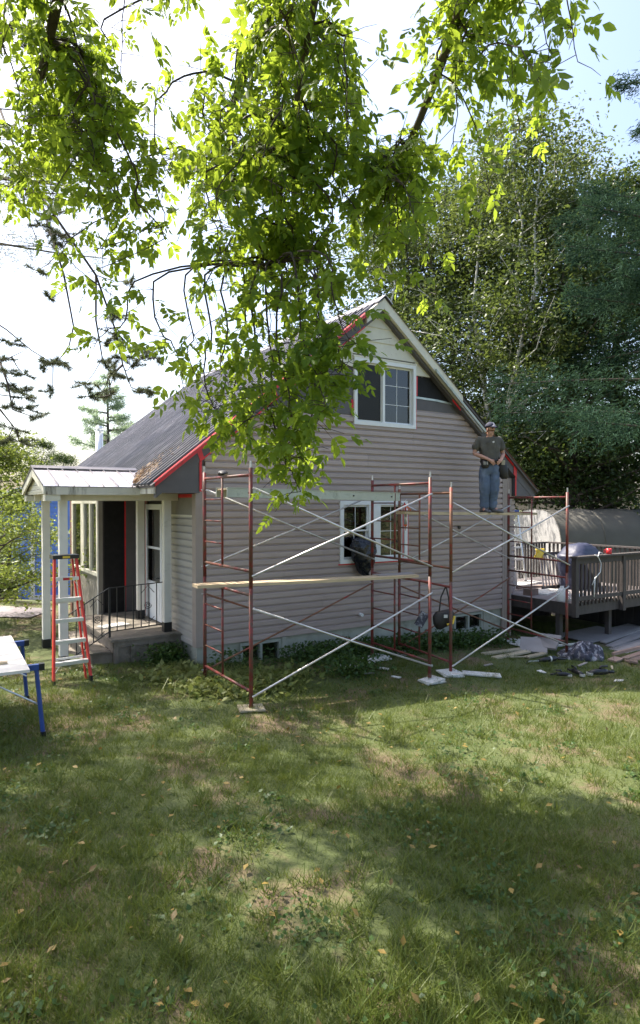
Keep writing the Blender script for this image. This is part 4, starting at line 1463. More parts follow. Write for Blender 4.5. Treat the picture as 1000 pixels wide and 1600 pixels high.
# crumpled cloth heap
rg = []
n_ = 64
cr_ = np.random.default_rng(4)
ph = cr_.uniform(0, 6.28, 12)
for i in range(17):
    u = i / 16
    r_ = .40 * (1 - u ** 1.5) + .015
    row = []
    for k in range(n_):
        a = k * 2 * math.pi / n_
        f = 1 + .13 * math.sin(3 * a + ph[0] + u * 2) + .09 * math.sin(7 * a + ph[1] - u * 5) + .06 * math.sin(13 * a + ph[2] + u * 8)
        zz = .24 * (1 - (1 - u) ** 1.7) * (1 + .30 * math.sin(3 * a + ph[3] + u * 3) + .18 * math.sin(8 * a + ph[4] - u * 6)) + .022 * math.sin(15 * a + ph[5] + u * 9) * (1 - u)
        row.append((r_ * 1.15 * math.cos(a) * f, r_ * .75 * math.sin(a) * f, max(zz, 0) + .012))
    rg.append(row)
o = MB().rings(rg).build('crumpled_cloth', 'cloth', smooth=True)
crumple(o, .035, 7, 4, 1.7)
q = hw(6.72, -2.2)
o.location = (q.x, q.y, float(g(q.x, q.y)) - .01)
o.rotation_euler = (0, 0, .2)
o.scale = (.84, .84, .84)
tag(o, 'crumpled dark and grey cloth heaped on the lawn at the deck corner', 'cloth')


def power_tool(label, t, out, rot, s=1.0, kind=0):
    q = hw(t, -out)
    root = thing('power_tool', label, 'power tool', (q.x, q.y, float(g(q.x, q.y)) + .02), rot, 'power tools lying on the lawn')
    root.scale = (s, s, s)
    if kind == 0:      # long bodied saw
        MB().tube([(-.24, 0, .05), (-.1, 0, .055), (.08, 0, .06), (.14, 0, .06)], [.03, .045, .052, .03], 12).build('motor_body', 'black_plastic', root, smooth=True)
        MB().tube([(.13, 0, .06), (.2, .05, .05), (.32, .05, .05), (.34, 0, .05), (.32, -.05, .05), (.2, -.05, .05), (.13, 0, .06)], .018, 8).build('handle', 'black_plastic', root, smooth=True)
        MB().box((-.46, -.003, .035), (-.24, .003, .06)).build('blade', 'alu', root)
        MB().tube([(-.02, 0, .058), (.01, 0, .058)], .0535, 12).build('label_band', 'white_board', root)
    else:              # drill or grinder
        MB().tube([(-.17, 0, .06), (-.05, 0, .065), (.10, 0, .065), (.16, 0, .06)], [.022, .05, .055, .04], 12).build('motor_body', 'black_plastic', root, smooth=True)
        MB().tube([(.16, 0, .06), (.28, 0, .05)], [.028, .022], 10).build('handle', 'black_plastic', root, smooth=True)
        MB().tube([(-.15, 0, .06), (-.15, .0, .02)], .055, 14).build('disc_guard', 'alu', root)
        MB().tube([(.02, 0, .1), (.05, 0, .15), (.16, 0, .15)], .02, 8).build('side_grip', 'black_plastic', root, smooth=True)
    return root


power_tool('long black reciprocating saw lying on the grass before the grey boards', 5.75, 2.22, HA + .1 - .35, 1.0, 0)
power_tool('black angle grinder lying on the grass at the lower right', 5.66, 3.22, .15, 1.0, 1)
power_tool('grey drill lying between the two grinders on the grass', 5.35, 3.05, 1.9, .8, 1)
power_tool('small black driver at the left of the tools on the grass', 5.02, 3.02, 3.0, .7, 1)
MBc = MB().tube([hw(5.72, -2.15, float(g(*hw(5.72, -2.15)[:2])) + .03), hw(5.4, -2.0, float(g(*hw(5.4, -2.0)[:2])) + .03), hw(5.2, -2.15, float(g(*hw(5.2, -2.15)[:2])) + .03)], .006, 5)
o = MBc.build('black_cord', 'iron', smooth=True)
tag(o, 'thin black cord curling from the reciprocating saw', 'cord')

# ================================================================== NEIGHBOURS
nb = thing('neighbour_house', 'bright blue clapboard house behind the porch at the left', 'house', (-12.2, 23.6, 0), 0.04)
BB = -1.6
for i in range(36):
    zz = -1.12 + i * .155
    if zz > 2.55:
        break
    MB().add([(-.1, -.03, zz), (11, -.03, zz), (11, -.008, zz + .155), (-.1, -.008, zz + .155), (-.1, .02, zz), (11, .02, zz), (11, .02, zz + .155), (-.1, .02, zz + .155)],
             [(0, 1, 2, 3), (7, 6, 5, 4), (0, 4, 5, 1), (1, 5, 6, 2), (2, 6, 7, 3), (3, 7, 4, 0)]).build('clapboard', 'blue_siding', nb)
bx('wall', (-.1, .021, -2), (11, 7, 2.6), 'blue_siding', nb)
bx('base_skirt', (1.45, -.09, -1.5), (11, -.032, -.94), 'white', nb)
bx('band_board', (1.3, -.06, 1.32), (11, -.031, 1.42), 'white', nb)
bx('corner_board', (1.52, -.07, -.93), (1.66, -.031, 2.6), 'white', nb)
bx('foundation_bench', (-.1, -.5, -2), (1.2, -.05, -1.0), 'foundation', nb)
MB().prism([(-.4, 2.55), (8.0, 5.0), (11.4, 2.55), (11.4, 2.45), (8.0, 4.9), (-.4, 2.45)], 'y', -.4, 7.4).build('roof', 'pale_roof', nb)
MB().prism([(.1, 2.6), (8.0, 4.9), (11, 2.6)], 'y', .1, .2).build('gable_wall', 'white', nb)
fl = MB().tube([(3.75, .9, 3.0), (3.75, .9, 5.28)], .14, 16).build('flue_pipe', 'alu', nb, smooth=True)
MB().tube([(3.75, .9, 5.2), (3.75, .9, 5.24)], .17, 16).tube([(3.75, .9, 5.32), (3.75, .9, 5.42)], [.16, .10], 16).build('flue_cap', 'alu', fl)
MB().tube([(3.75, .9, 4.3), (3.75, .9, 4.34)], .148, 16).build('flue_band', 'galvanised', fl)

# plank fence piece beyond the driveway
fn = thing('board_fence', 'low weathered board fence beyond the driveway at the left edge', 'fence', (-13.5, 20.0, float(g(-13.5, 20.0))), -.05)
for i in range(26):
    bx('fence_board', (i * .16, 0, -.1), (i * .16 + .145, .025, .95 + .03 * math.sin(i * 1.7)), 'fence_wood', fn)
for zz in (.2, .75):
    bx('fence_rail', (0, .026, zz), (4.16, .07, zz + .08), 'fence_wood', fn)

# portable garage behind the deck
sh = thing('fabric_shelter', 'olive grey fabric garage shelter behind the deck', 'shelter', (8.05, 21.3, -.75), .18)
n_ = 20
def arch(x, k=1.0):
    pts = []
    for i in range(n_ + 1):
        a = math.pi * i / n_
        y = -1.75 * math.copysign(abs(math.cos(a)) ** .62, math.cos(a)) + 1.75
        zz = 1.35 + 1.62 * abs(math.sin(a)) ** .8 if 0 < i < n_ else 0
        pts.append((x, y, zz * k))
    return pts
rgs = []
for i in range(29):
    x = i * .3
    sag = .012 * math.cos(i * math.pi / 2.5)
    rgs.append([(p_[0], p_[1], p_[2] * (1 + sag) if p_[2] > 1.5 else p_[2]) for p_ in arch(x)])
mb = MB()
mb.rings(rgs, cap=False)
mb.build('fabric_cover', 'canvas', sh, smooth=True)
mb = MB()
pts = arch(-.01)
mb.add(pts, [tuple(range(len(pts)))]).add([(p_[0] + .02, p_[1], p_[2]) for p_ in pts], [tuple(range(len(pts) - 1, -1, -1))])
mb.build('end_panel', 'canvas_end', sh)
MB().tube([(-.03, .15, 1.55), (-.03, 3.35, 1.5)], .015, 6).build('panel_seam', 'white_board', sh)
for yy in (.0,):
    MB().tube([(-.02, yy - .02, 1.42), (8.4, yy - .02, 1.40)], .02, 6).build('seam', 'canvas', sh)
for i in range(6):
    MB().tube([(p_[0] + i * 1.65 + .01, p_[1] * 1.006 - .012, p_[2] * 1.006) for p_ in arch(0)[:n_ // 2 + 3]], .018, 6, cap=False).build('hoop', 'canvas', sh)

# small scraps of siding scattered on the lawn by the deck
sr = np.random.default_rng(9)
proto_scrap = [MB().prism([(0, 0), (.22, .02), (.2, .07), (.01, .06)], 'z', 0, .012), MB().prism([(0, 0), (.12, .0), (.15, .05), (.03, .09)], 'z', 0, .012), MB().prism([(0, 0), (.34, .03), (.33, .06), (.0, .035)], 'z', 0, .012)]
spots = [(4.6, 1.9, 'grey scrap of siding in the grass right of the long white board'), (4.9, 2.6, 'pale scrap of siding in the grass left of the small driver'),
         (5.3, 1.7, 'tan sliver in the grass in front of the pale tan strips'), (5.9, 2.7, 'grey scrap between the long saw and the angle grinder'),
         (6.1, 2.0, 'pale scrap just behind the long black saw'), (6.5, 2.9, 'tan sliver in the grass below the crumpled cloth'),
         (6.9, 2.45, 'grey scrap between the crumpled cloth and the brown heap'), (5.5, 3.6, 'pale scrap nearest the camera, in front of the grinder'),
         (6.3, 3.7, 'tan sliver in the grass right of the angle grinder'), (2.1, 1.6, 'grey scrap on the lawn between the two scaffold frames'),
         (2.5, 2.0, 'pale scrap on the lawn left of the stacked white boards')]
for i, (t_, o_, lb_) in enumerate(spots):
    b_ = proto_scrap[i % 3].build('siding_scrap', ('grey_board', 'white_board', 'tan_board')[i % 3])
    q = hw(t_, -o_)
    b_.location = (q.x, q.y, float(g(q.x, q.y)) + .03)
    b_.rotation_euler = (sr.normal(0, .1), sr.normal(0, .1), sr.uniform(0, 6))
    tag(b_, lb_, 'scrap', 'small siding scraps scattered on the lawn')

# ================================================================== PERSON on the plank
def skin_mesh(name, verts, edges, radii, m, parent, root=0, sub=2, scale=(1, 1, 1)):
    me = bpy.data.meshes.new(name)
    me.from_pydata([(v[0] / scale[0], v[1] / scale[1], v[2] / scale[2]) for v in verts], edges, [])
    o = bpy.data.objects.new(name, me)
    C.objects.link(o)
    md = o.modifiers.new('skin', 'SKIN')
    md.use_smooth_shade = True
    sl = me.skin_vertices[0].data
    for i, r_ in enumerate(radii):
        sl[i].radius = (r_, r_) if not isinstance(r_, tuple) else r_
        sl[i].use_root = (i == root)
    sb = o.modifiers.new('sub', 'SUBSURF')
    sb.levels = sub
    sb.render_levels = sub
    dg = bpy.context.evaluated_depsgraph_get()
    ev = o.evaluated_get(dg)
    nm = bpy.data.meshes.new_from_object(ev)
    nm.transform(Matrix.Diagonal((*scale, 1)))
    o.modifiers.clear()
    o.data = nm
    bpy.data.meshes.remove(me)
    nm.name = name
    nm.materials.clear()
    nm.materials.append(M[m])
    nm.polygons.foreach_set('use_smooth', [True] * len(nm.polygons))
    if parent:
        o.parent = parent
    return o


class G:
    def __init__(s):
        s.v, s.e, s.r = [], [], []

    def p(s, co, r, link=None):
        s.v.append(tuple(co))
        s.r.append(r)
        i = len(s.v) - 1
        if link is not None:
            s.e.append((link, i))
        return i


pq = hw(5.69, -.84, 2.268)
per = thing('person', 'man in olive t-shirt, jeans and cap standing on the plank with hands at his belt', 'person', pq, .10)
yaw = .55
FX, FY = math.sin(yaw), -math.cos(yaw)          # where the face points
RXh, RYh = math.cos(yaw), math.sin(yaw)


def face(f, sd, zz, c=(0.012, -.015)):
    return (c[0] + FX * f + RXh * sd, c[1] + FY * f + RYh * sd, zz)


b = G()
pel = b.p((0, 0, .96), .115)
sp = b.p((0, .0, 1.14), .115, pel)
ch = b.p((0, .01, 1.32), .13, sp)
nk0 = b.p((0, .01, 1.445), .062, ch)
nk1 = b.p((.004, -.002, 1.50), .055, nk0)
h0 = b.p((.012, -.018, 1.555), .062, nk1)
h1 = b.p((.012, -.012, 1.615), .083, h0)
h2 = b.p((.012, -.008, 1.675), .082, h1)
h3 = b.p((.012, -.004, 1.72), .055, h2)
ns = b.p(face(.088, 0, 1.612), .017, h1)
cn = b.p(face(.062, 0, 1.538), .026, h0)
for s, el, wr, hd in ((-1, (-.30, .03, 1.155), (-.085, -.17, 1.035), (-.02, -.185, .985)), (1, (.295, .045, 1.15), (.185, -.14, 1.025), (.13, -.185, .985))):
    sh_ = b.p((s * .185, .015, 1.415), .062, ch)
    ua = b.p((s * .245, .03, 1.29), .052, sh_)
    e_ = b.p(el, .043, ua)
    fo = b.p(Vector(el).lerp(Vector(wr), .4), .042, e_)
    w_ = b.p(wr, .029, fo)
    pm = b.p(hd, .034, w_)
    d = (Vector(hd) - Vector(wr)).normalized()
    sd = Vector((0, 0, 1)).cross(d).normalized()
    up_ = d.cross(sd)
    for kf, off in enumerate((-.026, -.009, .009, .024)):
        ln_ = (.036, .042, .040, .031)[kf]
        base = Vector(hd) + d * .026 + up_ * off
        k1 = b.p(base, .0105, pm)
        k2 = b.p(base + d * ln_ * .7 + sd * -s * .008, .0095, k1)
        k3 = b.p(base + d * ln_ * 1.1 + Vector((0, .018, -.012)), .0085, k2)
    t1 = b.p(Vector(hd) - d * .01 + up_ * .035, .012, pm)
    t2 = b.p(Vector(hd) + d * .03 + up_ * .05 + sd * .01, .0095, t1)
for s, kn, an, to in ((-1, (-.105, -.02, .50), (-.10, .03, .09), (-.12, -.10, .045)), (1, (.095, -.03, .50), (.105, .04, .09), (.15, -.08, .045))):
    hp = b.p((s * .09, 0, .88), .09, pel)
    k_ = b.p(kn, .058, hp)
    a_ = b.p(an, .042, k_)
    f_ = b.p(to, .033, a_)
body = skin_mesh('body', b.v, b.e, b.r, 'skin', per, root=0)
# face details
for s in (-1, 1):
    MB().sphere(face(.078, s * .031, 1.632), .009, 8, 6).build('eye', 'hair', body)
    MB().sphere(face(-.005, s * .083, 1.612), .024, 8, 6, (.55, .8, 1.25)).build('ear', 'skin', body, smooth=True)
    MB().bar(face(.083, s * .048, 1.650), face(.088, s * .012, 1.650), .012, .009).build('eyebrow', 'hair', body)
MB().bar(face(.076, -.022, 1.566), face(.076, .022, 1.566), .008, .007).build('mouth', 'brown_board', body)
# clothes
s_ = G()
YS = .74
p0 = s_.p((0, 0, .93), .165)
p1 = s_.p((0, 0, 1.02), .168, p0)
p2 = s_.p((0, 0, 1.18), .168, p1)
p3 = s_.p((0, .01, 1.33), .178, p2)
p4 = s_.p((0, .012, 1.425), .115, p3)
p5 = s_.p((0, .012, 1.462), .072, p4)
for s in (-1, 1):
    a1 = s_.p((s * .185, .015, 1.41), .088, p3)
    a2 = s_.p((s * .245, .028, 1.31), .084, a1)
    a3 = s_.p((s * .270, .033, 1.215), .080, a2)
shirt = skin_mesh('shirt', s_.v, s_.e, s_.r, 'shirt', per, root=2, sub=3, scale=(1, YS, 1))
crumple(shirt, .012, 6.5, 3, .4)
MB().bar((.005, -.158, 1.36), (.04, -.158, 1.375), .03, .004, up=(0, -1, 0)).build('chest_print', 'white_board', shirt)
j = G()
q0 = j.p((0, 0, .985), .160)
q1 = j.p((0, 0, .90), .158, q0)
for s, kn, an in ((-1, (-.098, -.02, .48), (-.092, .02, .085)), (1, (.085, -.03, .48), (.082, .03, .085))):
    c1 = j.p((s * .09, 0, .80), .118, q1)
    c2 = j.p((kn[0], kn[1], .62), .108, c1)
    c3 = j.p(kn, .098, c2)
    c4 = j.p((an[0], an[1] * .8, .26), .082, c3)
    c5 = j.p((an[0], an[1], .075), .084, c4)
jeans = skin_mesh('jeans', j.v, j.e, j.r, 'jeans', per, root=1, sub=3, scale=(1, .86, 1))
crumple(jeans, .013, 7.5, 3, 2.2)
for s, x, y, r_ in ((-1, -.10, 0.0, .25), (1, .10, .02, .75)):
    rg = []
    for u, wx, hh in ((-.11, .040, .085), (-.05, .052, .11), (.03, .056, .10), (.11, .056, .075), (.17, .048, .055), (.20, .026, .035)):
        c_ = Vector((x + math.sin(r_) * u, y - math.cos(r_) * u, 0))
        sd = Vector((math.cos(r_), math.sin(r_), 0))
        rg.append([c_ + sd * wx * math.cos(a) + Vector((0, 0, max(0.0, hh * .5 + hh * .55 * math.sin(a)))) for a in [k * math.pi / 5 for k in range(10)]])
    sh2 = MB().rings(rg).build('shoe', 'shoe', per, smooth=True)
# cap
rg = []
for i in range(7):
    th = i / 6 * math.pi / 2
    rr = .100 * math.cos(th) + .002
    rg.append([(.012 + rr * math.cos(a) * 1.0, -.008 + rr * 1.06 * math.sin(a), 1.665 + .105 * math.sin(th)) for a in [k * math.pi / 10 for k in range(20)]])
cap = MB().rings(rg).build('cap', 'cap_navy', per, smooth=True)
MB().add([face(.085, -.06, 1.675), face(.108, -.03, 1.68), face(.115, 0, 1.682), face(.108, .03, 1.68), face(.085, .06, 1.675), face(.05, .052, 1.748), face(.06, 0, 1.758), face(.05, -.052, 1.748)],
         [(0, 1, 6, 7), (1, 2, 6), (2, 3, 6), (3, 4, 5, 6)]).build('cap_front', 'cap_grey', cap)
rg = []
for f_, wd, zz in ((.075, .085, 1.672), (.115, .082, 1.668), (.150, .068, 1.660), (.172, .035, 1.653)):
    rg.append([face(f_ - .02 * abs(u) ** 2, wd * u, zz - .012 * u * u + o_) for u, o_ in [(-1, 0), (-.5, 0), (0, 0), (.5, 0), (1, 0), (1, .006), (.5, .007), (0, .008), (-.5, .007), (-1, .006)]])
MB().rings(rg).build('cap_brim', 'cap_navy', cap, smooth=True)
MB().rings([[(.012 + r_ * math.cos(a), -.002 + r_ * 1.06 * math.sin(a) + .008, zz) for a in [k * math.pi / 8 for k in range(16)]] for r_, zz in ((.086, 1.60), (.092, 1.64), (.094, 1.67))], cap=False).build('hair', 'hair', per, smooth=True) if False else None
# tool belt with pouch
rg = []
for zz, k_ in ((.965, 1.0), (1.0, 1.03), (1.03, 1.02)):
    rg.append([(.172 * k_ * math.cos(a), .142 * k_ * math.sin(a), zz) for a in [k * math.pi / 12 for k in range(24)]])
belt = MB().rings(rg).build('tool_belt', 'leather', per, smooth=True)
rg = []
for zz, sx, sy in ((1.0, .07, .05), (.93, .09, .065), (.82, .10, .07), (.70, .085, .06), (.66, .05, .035)):
    rg.append([(.235 + (1 - zz) * .14 + sx * math.cos(a), -.05 + sy * math.sin(a), zz) for a in [k * math.pi / 7 for k in range(14)]])
MB().rings(rg).build('pouch', 'leather', belt, smooth=True)
MB().box((.20, -.12, .93), (.27, -.11, 1.02)).build('pouch_flap', 'tan_board', belt)
rg = []
for zz, sx, sy in ((1.02, .06, .04), (.95, .085, .055), (.88, .075, .05), (.86, .04, .03)):
    rg.append([(-.12 + sx * math.cos(a), -.10 + sy * math.sin(a), zz) for a in [k * math.pi / 6 for k in range(12)]])
MB().rings(rg).build('pouch', 'leather', belt, smooth=True)
for i in range(3):
    MB().tube([(-.16 + i * .035, -.15, .93), (-.16 + i * .035, -.152, .99)], .007, 6).build('clip', 'alu', belt)

# ================================================================== VEGETATION
def leaves_from(P, size, rng_, droop=.3, asp=.55, face_up=.4):
    """diamond leaves with a fold at points P -> verts, faces (two triangles each)"""
    n = len(P)
    d = rng_.normal(0, 1, (n, 3))
    d[:, 2] = d[:, 2] * .6 - droop
    d /= np.linalg.norm(d, axis=1)[:, None]
    up = rng_.normal(0, 1, (n, 3))
    up[:, 2] += face_up * 2
    s = np.cross(d, up)
    s /= np.linalg.norm(s, axis=1)[:, None] + 1e-9
    nrm = np.cross(s, d)
    L = (size * rng_.uniform(.6, 1.3, n))[:, None]
    w = L * asp * .5
    a = P
    t = P + d * L
    m1 = P + d * L * .45 + s * w + nrm * L * .08
    m2 = P + d * L * .45 - s * w + nrm * L * .08
    V = np.stack([a, m1, t, m2], 1).reshape(-1, 3)
    F = (np.arange(n) * 4)[:, None, None] + np.array([[0, 1, 2], [0, 2, 3]])[None]
    return V, F.reshape(-1, 3)


def curve_pts(p, q, n, wob, rng_, sag=0.0):
    out = []
    for i in range(n + 1):
        u = i / n
        c = p + (q - p) * u
        amp = math.sin(math.pi * u)
        out.append(c + np.array([rng_.normal(0, wob) * amp, rng_.normal(0, wob) * amp, rng_.normal(0, wob) * amp - sag * amp]))
    return out


def broadleaf(name, label, seed, Ht, Rc, z0, nl, per, ls, lm, tm, r0, loc, rz_=0, group=None, sig=.45, multi=1, shape=1.0):
    """tapered trunk with limbs; leaf clumps sit along limbs so that sky shows between them"""
    r = np.random.default_rng(seed)
    root = thing(name, label, 'tree', loc, rz_, group)
    mb = MB()
    cl = []
    for k in range(multi):
        bx0 = np.array([r.normal(0, .25) * (multi > 1), r.normal(0, .25) * (multi > 1), -.3])
        tp = np.array([r.normal(0, .06) * Ht + (k - (multi - 1) / 2) * Ht * .1, r.normal(0, .05) * Ht, Ht * .93])
        tr = curve_pts(bx0, tp, 9, .02 * Ht, r)
        rad = [r0 * (1 - .88 * i / 9) for i in range(10)]
        rad[0] *= 1.35
        mb.tube([Vector(v) for v in tr], rad, 8)
        for i in range(nl // multi):
            u = r.uniform(z0, .98)
            f = u * 9
            i0 = min(int(f), 8)
            b0 = tr[i0] + (tr[i0 + 1] - tr[i0]) * (f - i0)
            uu = (u - z0) / (1 - z0)
            prof = (math.sin(math.pi * min(1, .18 + .82 * uu ** .8)) ** .7) * shape + .12
            ln_ = Rc * prof * r.uniform(.55, 1.1)
            a = r.uniform(0, 2 * math.pi)
            q = b0 + np.array([math.cos(a) * ln_, math.sin(a) * ln_, ln_ * r.uniform(.05, .75) * (1 - .5 * uu)])
            lm_pts = curve_pts(b0, q, 4, .05 * ln_, r)
            rb = rad[i0] * .45
            mb.tube([Vector(v) for v in lm_pts], [rb, rb * .75, rb * .5, rb * .3, .008], 5)
            for w in range(3):
                fr_ = r.uniform(.35, 1.0)
                c = b0 + (q - b0) * fr_ + r.normal(0, .16 * ln_, 3) * np.array([1, 1, .6])
                cl.append(c)
                if r.uniform() < .5:
                    mb.tube([Vector(b0 + (q - b0) * fr_ * .8), Vector(c)], [rb * .3, .006], 4)
    cl = np.array(cl)
    n = per * len(cl)
    sg = np.repeat(sig * r.uniform(.6, 1.35, len(cl)), per)
    P = np.repeat(cl, per, 0) + r.normal(0, 1, (n, 3)) * sg[:, None] * np.array([1, 1, .62])
    V, F = leaves_from(P, ls, r)
    mb.build('trunk', tm, root, smooth=True, fix=False)
    cr = np_mesh('crown', V, F, lm, root)
    return root


def place(src, label, x, y, rzz, s, sz=None):
    o = copy_tree(src)
    o.location = (x, y, float(g(x, y)))
    o.rotation_euler = (0, 0, rzz)
    o.scale = (s, s, sz or s)
    o['label'] = label
    return o


def on_ground(x, y):
    return (x, y, float(g(x, y)))


WG = 'trees of the wood behind the deck'
mp = broadleaf('maple_tree', 'dark leafy maple standing right behind the fabric shelter', 3, 19, 4.6, .16, 84, 105, .19, 'leaf_maple', 'bark', .26, on_ground(12.5, 28), .4, WG, sig=.55)
mp2 = broadleaf('maple_tree', 'tall dark maple with open trunk above the deck railing', 5, 21, 4.2, .2, 80, 105, .19, 'leaf_maple', 'bark', .24, on_ground(9.0, 30.5), 1.2, WG, sig=.6)
bi = broadleaf('birch_tree', 'yellow green birch with white forked trunk next to the roof edge', 8, 19, 3.6, .18, 80, 120, .16, 'leaf_birch', 'birch', .15, on_ground(6.9, 26.5), 2.1, WG, sig=.55, multi=2)
place(mp, 'dark maple at the right edge of the wood', 17.0, 27.0, 2.0, 1.05)
place(bi, 'second birch with pale trunk a little right of the forked birch', 9.1, 27.5, .9, 1.05)
place(mp, 'maple just behind the house roof to the right of the gable', 4.6, 33, 4.4, 1.0)
place(bi, 'birch standing behind the gable slope, left of the forked birch', 3.9, 29.5, 4.0, .95)
place(mp2, 'maple at the far right of the wood, half outside the picture', 21.0, 31.0, 5.0, 1.0)
place(mp, 'full dark maple in front of the birches above the standing man', 9.9, 25.0, 2.7, .86)
place(mp2, 'maple standing behind the ridge between the birches', 6.3, 31.5, 1.9, .95)


def conifer(name, label, seed, Ht, Rb, z0, nb_, shoots, sl, sw, lm, loc, droop, group=None, az=None, rtr=.2, tuft=1.0, cone=True, k=5, spread=.25, upw=.16):
    r = np.random.default_rng(seed)
    root = thing(name, label, 'tree', loc, 0, group)
    mb = MB()
    mb.tube([(0, 0, -.3), (.05, 0, Ht * .5), (0, .05, Ht)], [rtr, rtr * .6, .03], 8)
    PS, DS = [], []
    for i in range(nb_):
        u = z0 + (1 - z0) * (i + r.uniform(0, 1)) / nb_
        a = r.uniform(0, 2 * math.pi) if az is None else r.uniform(*az)
        ln_ = Rb * ((1 - (u - z0) / (1 - z0)) ** .75 + .1) * r.uniform(.75, 1.1)
        if not cone:
            ln_ = Rb * r.uniform(.5, 1.05) * math.sin(math.pi * min(.97, .25 + .75 * (u - z0) / (1 - z0)))
        p = np.array([0, 0, u * Ht])
        pts = []
        for kk in range(7):
            v = kk / 6
            pts.append(p + np.array([math.cos(a) * ln_ * v, math.sin(a) * ln_ * v, ln_ * (upw * v - droop * v * v + .1 * v ** 3)]))
        mb.tube([Vector(v) for v in pts], [rtr * .28 * (1 - .85 * q_ / 6) for q_ in range(7)], 5)
        m_ = int(shoots * ln_ / Rb) + 5
        v = r.uniform(.12, 1.0, m_) ** .8
        pa = np.array(pts)
        f = v * 6
        i0 = np.minimum(f.astype(int), 5)
        base = pa[i0] + (pa[i0 + 1] - pa[i0]) * (f - i0)[:, None]
        side = np.array([-math.sin(a), math.cos(a), 0])
        lat = r.normal(0, 1, m_) * .30 * ln_ * (1.05 - v) * tuft
        base = base + side * lat[:, None] + np.array([math.cos(a), math.sin(a), 0]) * np.abs(lat[:, None]) * .5
        base[:, 2] += r.normal(0, .04 * ln_, m_) - np.abs(lat) * droop * .5
        dd = r.normal(0, .55, (m_, 3)) + np.array([math.cos(a), math.sin(a), -.15 - droop])
        PS.append(base)
        DS.append(dd)
    P = np.concatenate(PS)
    D = np.concatenate(DS)
    P = np.repeat(P, k, 0) + r.normal(0, sl * spread, (len(P) * k, 3))
    D = np.repeat(D, k, 0) + r.normal(0, .55, (len(P), 3))
    D /= np.linalg.norm(D, axis=1)[:, None]
    n = len(P)
    S = np.cross(D, r.normal(0, 1, (n, 3)))
    S /= np.linalg.norm(S, axis=1)[:, None] + 1e-9
    L = (sl * r.uniform(.5, 1.3, n))[:, None]
    V = np.stack([P - S * sw, P + S * sw, P + D * L], 1).reshape(-1, 3)
    mb.build('trunk', 'bark', root, smooth=True, fix=False)
    np_mesh('crown', V, np.arange(3 * n).reshape(-1, 3), lm, root)
    return root


conifer('larch_tree', 'blue green feathery larch reaching in from the right edge', 21, 19, 6.2, .26, 42, 310, .21, .016, 'needle_blue', on_ground(11.6, 19.8), .24, WG, rtr=.22, k=7, spread=.45, tuft=.62)
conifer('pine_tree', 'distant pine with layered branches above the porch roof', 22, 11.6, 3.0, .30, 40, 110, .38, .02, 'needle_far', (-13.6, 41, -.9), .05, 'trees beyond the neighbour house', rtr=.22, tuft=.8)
ap = broadleaf('apple_tree', 'light green apple tree at the left edge beside the driveway', 31, 4.1, 1.75, .12, 40, 95, .085, 'leaf_apple', 'bark', .09, on_ground(-6.95, 13.2), .2, 'small trees left of the porch', sig=.24)
place(ap, 'pale green bushy tree in front of the blue house, behind the apple tree', -8.35, 17.0, 2.2, .75)
place(mp, 'round leafy tree whose top shows over the porch roof', -13.2, 33.0, 2.8, .40, .36)
place(mp, 'leafy tree beyond the fence at the left edge', -19.5, 30.0, .8, .5, .48)
place(ap, 'low bush on the far lawn beside the board fence', -9.6, 18.6, 1.0, .62, .5)
place(bi, 'yellow green tree across the driveway, mirrored in the sun porch window', -15.5, 21.0, 1.0, .5)
# unseen trees added behind the viewpoint for window reflections and shade
place(mp, 'unseen big maple added behind the viewpoint', 10, -12, .5, .9)
place(mp2, 'second unseen big maple added behind the viewpoint', 3, -14, 2.5, .9)
place(mp, 'unseen lower maple added beyond the right edge for the window reflections', 25, 3, 1.5, .42)

broadleaf('maple_tree', 'unseen tall open maple added beyond the left edge to dapple the near lawn', 51, 16.5, 5.2, .52, 44, 75, .17, 'leaf_maple', 'bark', .22, on_ground(-6.9, 4.2), 0, None, sig=.55)  # out of view, added to throw dappled shade on the near lawn
# ------------------------------------------------------------------ the ash hanging over the picture
ash = thing('ash_tree', 'ash tree whose leafy branches hang down in front of the gable', 'tree', on_ground(3.2, -2.4))
AO = -Vector(ash.location)
limbs = [
    ([(3.2, -2.4, -.3), (3.1, -2.3, 2.5), (2.9, -2.0, 5.2), (2.2, -.6, 7.0), (1.2, 2.2, 8.3), (.3, 5.0, 8.2), (-.7, 6.8, 7.2), (-1.3, 7.6, 6.5)], [.30, .25, .22, .17, .12, .085, .05, .02]),
    ([(2.2, -.6, 7.0), (.4, 1.8, 8.2), (-1.3, 4.4, 7.9), (-2.6, 6.2, 6.9), (-3.2, 7.0, 6.3)], [.13, .10, .07, .045, .02]),
    ([(1.2, 2.2, 8.3), (1.5, 4.6, 7.7), (1.1, 6.2, 6.5), (.6, 6.9, 5.6)], [.09, .065, .04, .02]),
    ([(.3, 5.0, 8.2), (-.1, 6.2, 7.0), (-.4, 6.8, 5.8), (-.5, 7.0, 5.0)], [.05, .035, .02, .012]),
]
mb = MB()
limb_pts = []
for pts, rad in limbs:
    P = [Vector(p_) for p_ in pts]
    Q, RR = [], []
    for i in range(len(P) - 1):
        for k in range(5):
            u = k / 5
            a_, b_, c_, d_ = P[max(i - 1, 0)], P[i], P[i + 1], P[min(i + 2, len(P) - 1)]
            Q.append(.5 * ((2 * b_) + (c_ - a_) * u + (2 * a_ - 5 * b_ + 4 * c_ - d_) * u * u + (3 * b_ - a_ - 3 * c_ + d_) * u ** 3))
            RR.append(rad[i] + (rad[i + 1] - rad[i]) * u)
    Q.append(P[-1])
    RR.append(rad[-1])
    mb.tube([q_ + AO for q_ in Q], RR, 8)
    limb_pts += [q_ for q_ in Q if q_.y > 2.5]
